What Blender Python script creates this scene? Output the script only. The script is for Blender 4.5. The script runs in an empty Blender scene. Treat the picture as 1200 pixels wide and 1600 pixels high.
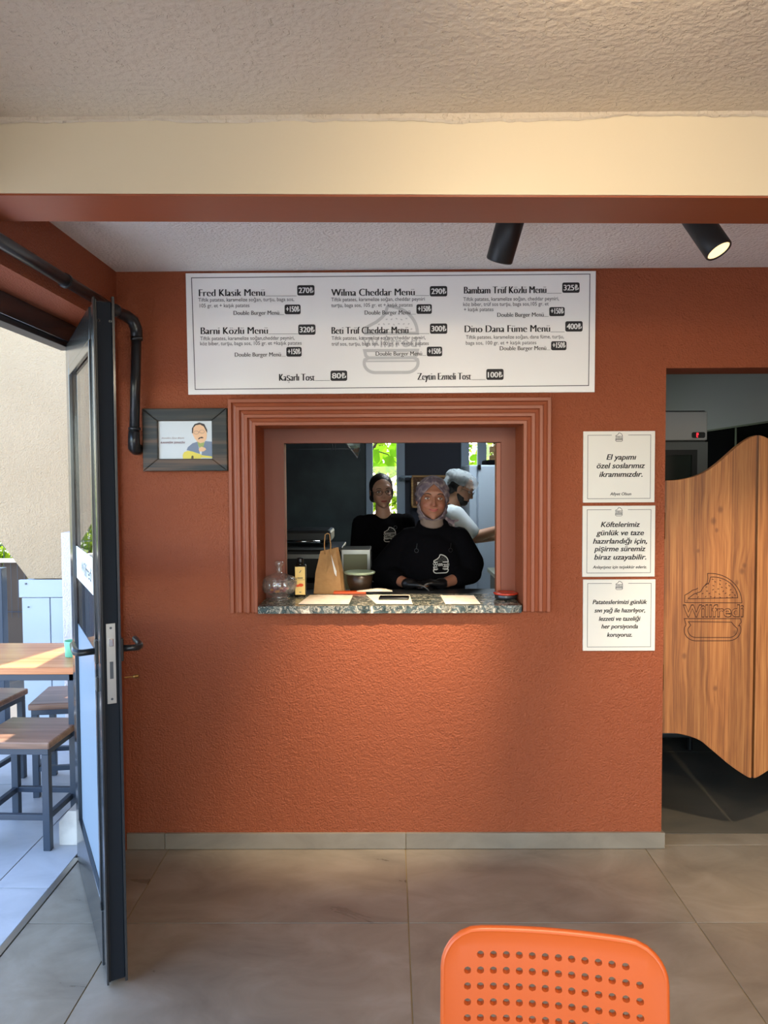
import bpy, bmesh, math, random
import numpy as np
from mathutils import Vector, Matrix, noise
from mathutils.bvhtree import BVHTree

random.seed(7)
SC = bpy.context.scene
COL = SC.collection
R = math.radians

# ------------------------------------------------------------------ camera
cd = bpy.data.cameras.new('camera')
cam = bpy.data.objects.new('camera', cd)
COL.objects.link(cam)
cd.sensor_fit = 'VERTICAL'
cd.sensor_height = 36.0
cd.lens = 36.0 * 1200 / 1600
cd.clip_start = 0.05
cam.matrix_world = (Matrix.Translation((0, 0, 1.633)) @ Matrix.Rotation(R(.43), 4, 'Z')
                    @ Matrix.Rotation(R(87.5), 4, 'X') @ Matrix.Rotation(R(-.3), 4, 'Z'))
SC.camera = cam

# ------------------------------------------------------------------ world, sun, exposure
SC.view_settings.view_transform = 'Standard'
SC.view_settings.look = 'None'
SC.view_settings.gamma = 1.0
SC.view_settings.use_curve_mapping = False
SC.view_settings.exposure = 0.06
SC.cycles.use_denoising = True
SC.cycles.max_bounces = 10
SC.cycles.transparent_max_bounces = 16
SC.cycles.sample_clamp_indirect = 6.0

W = bpy.data.worlds.new('sky')
SC.world = W
W.use_nodes = True
wn = W.node_tree
sky = wn.nodes.new('ShaderNodeTexSky')
sky.sky_type = 'NISHITA'
sky.sun_disc = False
sky.sun_elevation = R(52)
sky.sun_rotation = R(20)
sky.air_density = 1.0
sky.dust_density = 0.9
wn.links.new(sky.outputs[0], wn.nodes['Background'].inputs[0])
wn.nodes['Background'].inputs[1].default_value = 1.25


def lamp(name, kind, loc, rot=None, aim=None, **kw):
    d = bpy.data.lights.new(name, kind)
    for k, v in kw.items():
        setattr(d, k, v)
    o = bpy.data.objects.new(name, d)
    COL.objects.link(o)
    o.location = loc
    if aim is not None:
        o.rotation_euler = (Vector(aim) - Vector(loc)).to_track_quat('-Z', 'Y').to_euler()
    if rot:
        o.rotation_euler = rot
    return o


lamp('sun', 'SUN', (0, 0, 20), aim=(-3.0, -9.5, 0), energy=14.0, angle=R(.6), color=(1, .95, .86))

# ------------------------------------------------------------------ helpers: meshes
def obj(name, bm, m=None, parent=None, smooth=False, loc=None):
    me = bpy.data.meshes.new(name)
    if isinstance(bm, bmesh.types.BMesh):
        bm.normal_update()
        bm.to_mesh(me)
        bm.free()
    else:
        me.from_pydata(bm[0], [], bm[1])
        me.update()
    o = bpy.data.objects.new(name, me)
    COL.objects.link(o)
    if m is not None:
        for mm in (m if isinstance(m, (list, tuple)) else [m]):
            me.materials.append(mm)
    if parent is not None:
        o.parent = parent
    if loc is not None:
        o.location = loc
    if smooth:
        me.shade_smooth()
    return o


def tag(o, label, cat, group=None):
    o['label'] = label
    o['category'] = cat
    if group:
        o['group'] = group
    return o


def struct(o):
    o['kind'] = 'structure'
    return o


def empty(name, loc=(0, 0, 0), rz=0.0):
    o = bpy.data.objects.new(name, None)
    COL.objects.link(o)
    o.location = loc
    o.rotation_euler = (0, 0, rz)
    o.empty_display_size = .05
    return o


def copy_tree(o, parent=None):
    c = o.copy()
    COL.objects.link(c)
    if parent is not None:
        c.parent = parent
    for ch in list(o.children):
        copy_tree(ch, c)
    return c


def bx(bm, x0, x1, y0, y1, z0, z1, bev=0.0, M=None):
    v = [bm.verts.new(p) for p in ((x0, y0, z0), (x1, y0, z0), (x1, y1, z0), (x0, y1, z0),
                                   (x0, y0, z1), (x1, y0, z1), (x1, y1, z1), (x0, y1, z1))]
    fs = [bm.faces.new([v[i] for i in f]) for f in
          ((0, 3, 2, 1), (4, 5, 6, 7), (0, 1, 5, 4), (1, 2, 6, 5), (2, 3, 7, 6), (3, 0, 4, 7))]
    if bev > 0:
        es = list({e for f in fs for e in f.edges})
        r = bmesh.ops.bevel(bm, geom=es, offset=bev, segments=2, affect='EDGES', profile=.5)
        v = list({q for f in r['faces'] for q in f.verts} | {q for q in v if q.is_valid})
    if M is not None:
        bmesh.ops.transform(bm, matrix=M, verts=v)
    return bm


def box(x0, x1, y0, y1, z0, z1, bev=0.0):
    return bx(bmesh.new(), x0, x1, y0, y1, z0, z1, bev)


def tube(bm, pts, r, n=16, cap=True):
    """round tube along points; r scalar or list"""
    pts = [Vector(p) for p in pts]
    rs = r if isinstance(r, (list, tuple)) else [r] * len(pts)
    rings = []
    up = None
    for i, p in enumerate(pts):
        a = pts[max(i - 1, 0)]
        b = pts[min(i + 1, len(pts) - 1)]
        t = (b - a).normalized()
        if up is None:
            up = Vector((0, 0, 1)) if abs(t.z) < .9 else Vector((0, 1, 0))
        s = t.cross(up).normalized()
        up = s.cross(t).normalized()
        rings.append([bm.verts.new(p + (s * math.cos(2 * math.pi * k / n) + up * math.sin(2 * math.pi * k / n)) * rs[i])
                      for k in range(n)])
    for a, b in zip(rings, rings[1:]):
        for k in range(n):
            bm.faces.new((a[k], a[(k + 1) % n], b[(k + 1) % n], b[k]))
    if cap:
        bm.faces.new(rings[0][::-1])
        bm.faces.new(rings[-1])
    return bm


def lathe(prof, n=32, flute=0.0, nf=16, zlo=-1e9, zhi=1e9):
    """profile of (radius, z); closed solid of revolution, optional flutes"""
    bm = bmesh.new()
    rings = []
    for r, z in prof:
        ring = []
        for k in range(n):
            a = 2 * math.pi * k / n
            rr = r
            if flute and zlo < z < zhi:
                rr = r * (1 + flute * abs(math.sin(nf * a / 2)) - flute / 2)
            ring.append(bm.verts.new((rr * math.cos(a), rr * math.sin(a), z)))
        rings.append(ring)
    for a, b in zip(rings, rings[1:]):
        for k in range(n):
            bm.faces.new((a[k], a[(k + 1) % n], b[(k + 1) % n], b[k]))
    if prof[0][0] > 1e-5:
        bm.faces.new(rings[0][::-1])
    if prof[-1][0] > 1e-5:
        bm.faces.new(rings[-1])
    bmesh.ops.remove_doubles(bm, verts=bm.verts, dist=1e-6)
    bmesh.ops.recalc_face_normals(bm, faces=bm.faces)
    return bm


def slab_with_holes(axis, u0, u1, z0, z1, t0, t1, holes):
    """a wall: axis 'y' (faces along y, u = x) or 'x' (u = y); holes are (u0, u1, z0, z1)"""
    us = sorted({u0, u1, *[h[0] for h in holes], *[h[1] for h in holes]})
    zs = sorted({z0, z1, *[h[2] for h in holes], *[h[3] for h in holes]})
    us = [u for u in us if u0 <= u <= u1]
    zs = [z for z in zs if z0 <= z <= z1]
    nu, nz = len(us) - 1, len(zs) - 1

    def solid(i, j):
        if not (0 <= i < nu and 0 <= j < nz):
            return False
        cu, cz = (us[i] + us[i + 1]) / 2, (zs[j] + zs[j + 1]) / 2
        return not any(h[0] < cu < h[1] and h[2] < cz < h[3] for h in holes)

    bm = bmesh.new()

    def P(u, t, z):
        return bm.verts.new((u, t, z) if axis == 'y' else (t, u, z))
    for i in range(nu):
        for j in range(nz):
            if not solid(i, j):
                continue
            a, b, c, d = us[i], us[i + 1], zs[j], zs[j + 1]
            bm.faces.new((P(a, t0, c), P(b, t0, c), P(b, t0, d), P(a, t0, d)))
            bm.faces.new((P(a, t1, c), P(a, t1, d), P(b, t1, d), P(b, t1, c)))
            if not solid(i - 1, j):
                bm.faces.new((P(a, t0, c), P(a, t0, d), P(a, t1, d), P(a, t1, c)))
            if not solid(i + 1, j):
                bm.faces.new((P(b, t0, c), P(b, t1, c), P(b, t1, d), P(b, t0, d)))
            if not solid(i, j - 1):
                bm.faces.new((P(a, t0, c), P(a, t1, c), P(b, t1, c), P(b, t0, c)))
            if not solid(i, j + 1):
                bm.faces.new((P(a, t0, d), P(b, t0, d), P(b, t1, d), P(a, t1, d)))
    bmesh.ops.remove_doubles(bm, verts=bm.verts, dist=1e-5)
    bmesh.ops.recalc_face_normals(bm, faces=bm.faces)
    return bm


def prism(outline, y0, y1, bev=0.0):
    """outline in (x, z) extruded along y"""
    bm = bmesh.new()
    a = [bm.verts.new((x, y0, z)) for x, z in outline]
    b = [bm.verts.new((x, y1, z)) for x, z in outline]
    n = len(a)
    fa = bm.faces.new(a)
    fb = bm.faces.new(b[::-1])
    for i in range(n):
        bm.faces.new((a[i], b[i], b[(i + 1) % n], a[(i + 1) % n]))
    bmesh.ops.recalc_face_normals(bm, faces=bm.faces)
    if bev:
        es = [e for e in fa.edges] + [e for e in fb.edges]
        bmesh.ops.bevel(bm, geom=es, offset=bev, segments=2, affect='EDGES', profile=.5)
    return bm


def ribbon(bm, pts, w, closed=False, y=0.0):
    """flat stroke of width w in the x-z plane, facing -y"""
    P = [Vector((p[0], p[1])) for p in pts]
    n = len(P)
    L, Rr = [], []
    for i in range(n):
        if closed:
            a, b = P[i - 1], P[(i + 1) % n]
        else:
            a, b = P[max(i - 1, 0)], P[min(i + 1, n - 1)]
        d1 = (P[i] - a)
        d2 = (b - P[i])
        d1 = d1.normalized() if d1.length > 1e-9 else d2.normalized()
        d2 = d2.normalized() if d2.length > 1e-9 else d1
        t = (d1 + d2)
        t = t.normalized() if t.length > 1e-6 else d1
        nn = Vector((-t.y, t.x))
        k = max(.45, nn.dot(Vector((-d1.y, d1.x))))
        o = nn * (w / 2 / k)
        L.append(bm.verts.new((P[i].x + o.x, y, P[i].y + o.y)))
        Rr.append(bm.verts.new((P[i].x - o.x, y, P[i].y - o.y)))
    for i in range(n if closed else n - 1):
        j = (i + 1) % n
        bm.faces.new((Rr[i], Rr[j], L[j], L[i]))
    return bm


def arc(cx, cz, rx, rz, a0, a1, n=12):
    return [(cx + rx * math.cos(R(a0 + (a1 - a0) * i / n)), cz + rz * math.sin(R(a0 + (a1 - a0) * i / n)))
            for i in range(n + 1)]


def rrect(x0, x1, z0, z1, r, n=5):
    return (arc(x1 - r, z0 + r, r, r, -90, 0, n) + arc(x1 - r, z1 - r, r, r, 0, 90, n)
            + arc(x0 + r, z1 - r, r, r, 90, 180, n) + arc(x0 + r, z0 + r, r, r, 180, 270, n))


def face2d(bm, pts, y):
    bm.faces.new([bm.verts.new((p[0], y, p[1])) for p in pts])


# ------------------------------------------------------------------ helpers: materials
def nodes(m):
    m.use_nodes = True
    return m.node_tree.nodes, m.node_tree.links, m.node_tree.nodes['Principled BSDF']


def srgb(r, g, b):
    f = lambda c: (c / 255 / 12.92) if c <= 10 else ((c / 255 + .055) / 1.055) ** 2.4
    return (f(r), f(g), f(b))


def mat(name, c, rough=.5, metal=0.0, bump=None, vary=None, spec=None, emit=None, alpha=None):
    """bump = (scale, strength, distance); vary = (scale, second colour, low, high)"""
    m = bpy.data.materials.new(name)
    N, L, b = nodes(m)
    b.inputs['Base Color'].default_value = (*c, 1)
    b.inputs['Roughness'].default_value = rough
    b.inputs['Metallic'].default_value = metal
    if spec is not None:
        b.inputs['Specular IOR Level'].default_value = spec
    if emit:
        b.inputs['Emission Color'].default_value = (*emit[0], 1)
        b.inputs['Emission Strength'].default_value = emit[1]
    tc = None
    if bump or vary:
        tc = N.new('ShaderNodeTexCoord')
    if vary:
        n = N.new('ShaderNodeTexNoise')
        n.inputs['Scale'].default_value = vary[0]
        n.inputs['Detail'].default_value = 6
        L.new(tc.outputs['Object'], n.inputs['Vector'])
        r = N.new('ShaderNodeValToRGB')
        r.color_ramp.elements[0].position = vary[2]
        r.color_ramp.elements[1].position = vary[3]
        r.color_ramp.elements[0].color = (*c, 1)
        r.color_ramp.elements[1].color = (*vary[1], 1)
        L.new(n.outputs['Fac'], r.inputs['Fac'])
        L.new(r.outputs['Color'], b.inputs['Base Color'])
    if bump:
        n = N.new('ShaderNodeTexNoise')
        n.inputs['Scale'].default_value = bump[0]
        n.inputs['Detail'].default_value = 4
        L.new(tc.outputs['Object'], n.inputs['Vector'])
        bp = N.new('ShaderNodeBump')
        bp.inputs['Strength'].default_value = bump[1]
        bp.inputs['Distance'].default_value = bump[2]
        L.new(n.outputs['Fac'], bp.inputs['Height'])
        L.new(bp.outputs['Normal'], b.inputs['Normal'])
    return m


def stucco(name, c, c2, scale, strength, dist, rough=.75, pits=None):
    m = bpy.data.materials.new(name)
    N, L, b = nodes(m)
    tc = N.new('ShaderNodeTexCoord')
    n1 = N.new('ShaderNodeTexNoise')
    n1.inputs['Scale'].default_value = scale
    n1.inputs['Detail'].default_value = 3
    n1.inputs['Distortion'].default_value = 0
    n2 = N.new('ShaderNodeTexNoise')
    n2.inputs['Scale'].default_value = scale * .33
    n2.inputs['Detail'].default_value = 2
    n3 = N.new('ShaderNodeTexNoise')
    n3.inputs['Scale'].default_value = 1.7
    n3.inputs['Detail'].default_value = 5
    for n in (n1, n2, n3):
        L.new(tc.outputs['Object'], n.inputs['Vector'])
    r = N.new('ShaderNodeValToRGB')
    r.color_ramp.elements[0].position = .35
    r.color_ramp.elements[1].position = .7
    r.color_ramp.elements[0].color = (*c, 1)
    r.color_ramp.elements[1].color = (*c2, 1)
    L.new(n3.outputs['Fac'], r.inputs['Fac'])
    col = r.outputs['Color']
    add = N.new('ShaderNodeMath')
    add.operation = 'ADD'
    rr = N.new('ShaderNodeMapRange')
    rr.inputs[1].default_value = .25
    rr.inputs[2].default_value = .75
    L.new(n1.outputs['Fac'], rr.inputs[0])
    L.new(rr.outputs[0], add.inputs[0])
    L.new(n2.outputs['Fac'], add.inputs[1])
    h = add.outputs[0]
    if pits:
        n4 = N.new('ShaderNodeTexNoise')
        n4.inputs['Scale'].default_value = pits[0]
        n4.inputs['Detail'].default_value = 2
        n4.inputs['Distortion'].default_value = 1.6
        L.new(tc.outputs['Object'], n4.inputs['Vector'])
        p = N.new('ShaderNodeMapRange')
        p.inputs[1].default_value = pits[1]
        p.inputs[2].default_value = pits[1] + .06
        L.new(n4.outputs['Fac'], p.inputs[0])
        s = N.new('ShaderNodeMath')
        s.operation = 'MULTIPLY_ADD'
        s.inputs[1].default_value = -2.2
        L.new(p.outputs[0], s.inputs[0])
        L.new(h, s.inputs[2])
        h = s.outputs[0]
    bp = N.new('ShaderNodeBump')
    bp.inputs['Strength'].default_value = strength
    bp.inputs['Distance'].default_value = dist
    L.new(h, bp.inputs['Height'])
    L.new(bp.outputs['Normal'], b.inputs['Normal'])
    L.new(col, b.inputs['Base Color'])
    b.inputs['Roughness'].default_value = rough
    b.inputs['Specular IOR Level'].default_value = .35
    return m


def glass(name, tint=(1, 1, 1), rough=0.0, ior=1.5):
    """see-through pane: transparent with a Fresnel reflection"""
    m = bpy.data.materials.new(name)
    m.use_nodes = True
    N, L = m.node_tree.nodes, m.node_tree.links
    N.clear()
    out = N.new('ShaderNodeOutputMaterial')
    mx = N.new('ShaderNodeMixShader')
    tr = N.new('ShaderNodeBsdfTransparent')
    tr.inputs[0].default_value = (*tint, 1)
    gl = N.new('ShaderNodeBsdfGlossy')
    gl.inputs['Roughness'].default_value = rough
    fr = N.new('ShaderNodeFresnel')
    ge = N.new('ShaderNodeNewGeometry')
    mr = N.new('ShaderNodeMapRange')
    mr.name = 'ior'
    mr.inputs[3].default_value = ior
    mr.inputs[4].default_value = 1 / ior
    L.new(ge.outputs['Backfacing'], mr.inputs[0])
    L.new(mr.outputs[0], fr.inputs[0])
    L.new(fr.outputs[0], mx.inputs[0])
    L.new(tr.outputs[0], mx.inputs[1])
    L.new(gl.outputs[0], mx.inputs[2])
    L.new(mx.outputs[0], out.inputs[0])
    return m


def leafmat(name, c, c2):
    m = bpy.data.materials.new(name)
    m.use_nodes = True
    N, L = m.node_tree.nodes, m.node_tree.links
    N.clear()
    out = N.new('ShaderNodeOutputMaterial')
    mx = N.new('ShaderNodeMixShader')
    mx.inputs[0].default_value = .55
    d = N.new('ShaderNodeBsdfDiffuse')
    t = N.new('ShaderNodeBsdfTranslucent')
    g = N.new('ShaderNodeNewGeometry')
    r = N.new('ShaderNodeValToRGB')
    r.color_ramp.elements[0].color = (*c, 1)
    r.color_ramp.elements[1].color = (*c2, 1)
    L.new(g.outputs['Random Per Island'], r.inputs[0])
    L.new(r.outputs[0], d.inputs[0])
    L.new(r.outputs[0], t.inputs[0])
    L.new(d.outputs[0], mx.inputs[1])
    L.new(t.outputs[0], mx.inputs[2])
    L.new(mx.outputs[0], out.inputs[0])
    return m


def wood(name, c1, c2, c3, axis='z', scale=1.0, knots=False, rough=.5, strips=0.0):
    m = bpy.data.materials.new(name)
    N, L, b = nodes(m)
    tc = N.new('ShaderNodeTexCoord')
    mp = N.new('ShaderNodeMapping')
    st = {'z': (48, 48, 1.3), 'x': (1.1, 22, 22), 'y': (22, 1.1, 22)}[axis]
    mp.inputs['Scale'].default_value = [s * scale for s in st]
    warp = N.new('ShaderNodeTexNoise')
    warp.inputs['Scale'].default_value = 3.0 * scale
    warp.inputs['Detail'].default_value = 2
    L.new(tc.outputs['Object'], warp.inputs['Vector'])
    vm = N.new('ShaderNodeVectorMath')
    vm.operation = 'MULTIPLY_ADD'
    vm.inputs[1].default_value = (.03, .03, .03)
    L.new(warp.outputs['Color'], vm.inputs[0])
    L.new(tc.outputs['Object'], vm.inputs[2])
    vec = vm.outputs[0]
    knot_fac = None
    if knots:
        for kx, kz, kr in knots:
            sub = N.new('ShaderNodeVectorMath')
            sub.operation = 'SUBTRACT'
            sub.inputs[1].default_value = (kx, 0, kz)
            L.new(tc.outputs['Object'], sub.inputs[0])
            sc = N.new('ShaderNodeVectorMath')
            sc.operation = 'MULTIPLY'
            sc.inputs[1].default_value = (1, 0, .75)
            L.new(sub.outputs[0], sc.inputs[0])
            ln = N.new('ShaderNodeVectorMath')
            ln.operation = 'LENGTH'
            L.new(sc.outputs[0], ln.inputs[0])
            mr = N.new('ShaderNodeMapRange')
            mr.inputs[1].default_value = kr * 1.15
            mr.inputs[2].default_value = kr * .4
            mr.inputs[4].default_value = .6
            L.new(ln.outputs['Value'], mr.inputs[0])
            if knot_fac is None:
                knot_fac = mr.outputs[0]
            else:
                mxm = N.new('ShaderNodeMath')
                mxm.operation = 'MAXIMUM'
                L.new(knot_fac, mxm.inputs[0])
                L.new(mr.outputs[0], mxm.inputs[1])
                knot_fac = mxm.outputs[0]
            # grain bends round the knot
            wv = N.new('ShaderNodeMapRange')
            wv.inputs[1].default_value = kr * 7
            wv.inputs[2].default_value = 0
            wv.inputs[3].default_value = 0
            wv.inputs[4].default_value = kr * 1.0
            L.new(ln.outputs['Value'], wv.inputs[0])
            cm = N.new('ShaderNodeCombineXYZ')
            L.new(wv.outputs[0], cm.inputs[0])
            ad = N.new('ShaderNodeVectorMath')
            ad.operation = 'ADD'
            L.new(vec, ad.inputs[0])
            L.new(cm.outputs[0], ad.inputs[1])
            vec = ad.outputs[0]
    L.new(vec, mp.inputs['Vector'])
    n = N.new('ShaderNodeTexNoise')
    n.inputs['Scale'].default_value = 1.0
    n.inputs['Detail'].default_value = 8
    n.inputs['Roughness'].default_value = .62
    L.new(mp.outputs[0], n.inputs['Vector'])
    mp2 = N.new('ShaderNodeMapping')
    mp2.inputs['Scale'].default_value = [s * scale * (4.5 if s > 2 else 2.2) for s in st]
    L.new(tc.outputs['Object'], mp2.inputs['Vector'])
    nf = N.new('ShaderNodeTexNoise')
    nf.inputs['Scale'].default_value = 1.0
    nf.inputs['Detail'].default_value = 4
    L.new(mp2.outputs[0], nf.inputs['Vector'])
    mixn = N.new('ShaderNodeMath')
    mixn.operation = 'MULTIPLY_ADD'
    mixn.inputs[1].default_value = .55
    L.new(nf.outputs['Fac'], mixn.inputs[0])
    sb = N.new('ShaderNodeMath')
    sb.operation = 'MULTIPLY_ADD'
    sb.inputs[1].default_value = .75
    sb.inputs[2].default_value = -.15
    L.new(n.outputs['Fac'], sb.inputs[0])
    L.new(sb.outputs[0], mixn.inputs[2])
    r = N.new('ShaderNodeValToRGB')
    e = r.color_ramp.elements
    e[0].position = .34
    e[0].color = (*c1, 1)
    e[1].position = .66
    e[1].color = (*c3, 1)
    k = r.color_ramp.elements.new(.5)
    k.color = (*c2, 1)
    L.new(mixn.outputs[0], r.inputs[0])
    col = r.outputs[0]
    if strips:
        # glued staves a little lighter and darker than each other
        sx = N.new('ShaderNodeSeparateXYZ')
        L.new(tc.outputs['Object'], sx.inputs[0])
        q = N.new('ShaderNodeMath')
        q.operation = 'DIVIDE'
        q.inputs[1].default_value = strips
        L.new(sx.outputs['X'], q.inputs[0])
        fl = N.new('ShaderNodeMath')
        fl.operation = 'FLOOR'
        L.new(q.outputs[0], fl.inputs[0])
        wnz = N.new('ShaderNodeTexWhiteNoise')
        wnz.noise_dimensions = '1D'
        L.new(fl.outputs[0], wnz.inputs['W'])
        mr2 = N.new('ShaderNodeMapRange')
        mr2.inputs[3].default_value = .74
        mr2.inputs[4].default_value = 1.22
        L.new(wnz.outputs['Value'], mr2.inputs[0])
        hs = N.new('ShaderNodeHueSaturation')
        L.new(mr2.outputs[0], hs.inputs['Value'])
        L.new(col, hs.inputs['Color'])
        col = hs.outputs[0]
    if knot_fac is not None:
        mx = N.new('ShaderNodeMix')
        mx.data_type = 'RGBA'
        L.new(knot_fac, mx.inputs[0])
        L.new(col, mx.inputs[6])
        mx.inputs[7].default_value = (.10, .035, .012, 1)
        col = mx.outputs[2]
    L.new(col, b.inputs['Base Color'])
    b.inputs['Roughness'].default_value = rough
    bp = N.new('ShaderNodeBump')
    bp.inputs['Strength'].default_value = .15
    bp.inputs['Distance'].default_value = .002
    L.new(n.outputs['Fac'], bp.inputs['Height'])
    L.new(bp.outputs['Normal'], b.inputs['Normal'])
    return m


def tilemat(name, c1, c2, c3, rough=.33):
    m = bpy.data.materials.new(name)
    N, L, b = nodes(m)
    tc = N.new('ShaderNodeTexCoord')
    n = N.new('ShaderNodeTexNoise')
    n.inputs['Scale'].default_value = 4.2
    n.inputs['Detail'].default_value = 10
    n.inputs['Roughness'].default_value = .6
    n.inputs['Distortion'].default_value = .7
    oi = N.new('ShaderNodeObjectInfo')
    ad = N.new('ShaderNodeVectorMath')
    ad.operation = 'MULTIPLY_ADD'
    cb = N.new('ShaderNodeCombineXYZ')
    L.new(oi.outputs['Random'], cb.inputs[0])
    L.new(oi.outputs['Random'], cb.inputs[2])
    L.new(cb.outputs[0], ad.inputs[0])
    ad.inputs[1].default_value = (13, 0, 9)
    mp = N.new('ShaderNodeMapping')
    mp.inputs['Scale'].default_value = (.8, 1.25, 1)
    L.new(tc.outputs['Object'], mp.inputs[0])
    L.new(mp.outputs[0], ad.inputs[2])
    L.new(ad.outputs[0], n.inputs['Vector'])
    r = N.new('ShaderNodeValToRGB')
    e = r.color_ramp.elements
    e[0].position = .24
    e[0].color = (*c1, 1)
    e[1].position = .76
    e[1].color = (*c3, 1)
    r.color_ramp.elements.new(.5).color = (*c2, 1)
    L.new(n.outputs['Fac'], r.inputs[0])
    L.new(r.outputs[0], b.inputs['Base Color'])
    rr = N.new('ShaderNodeMapRange')
    rr.inputs[3].default_value = rough - .06
    rr.inputs[4].default_value = rough + .12
    L.new(n.outputs['Fac'], rr.inputs[0])
    L.new(rr.outputs[0], b.inputs['Roughness'])
    return m


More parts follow.
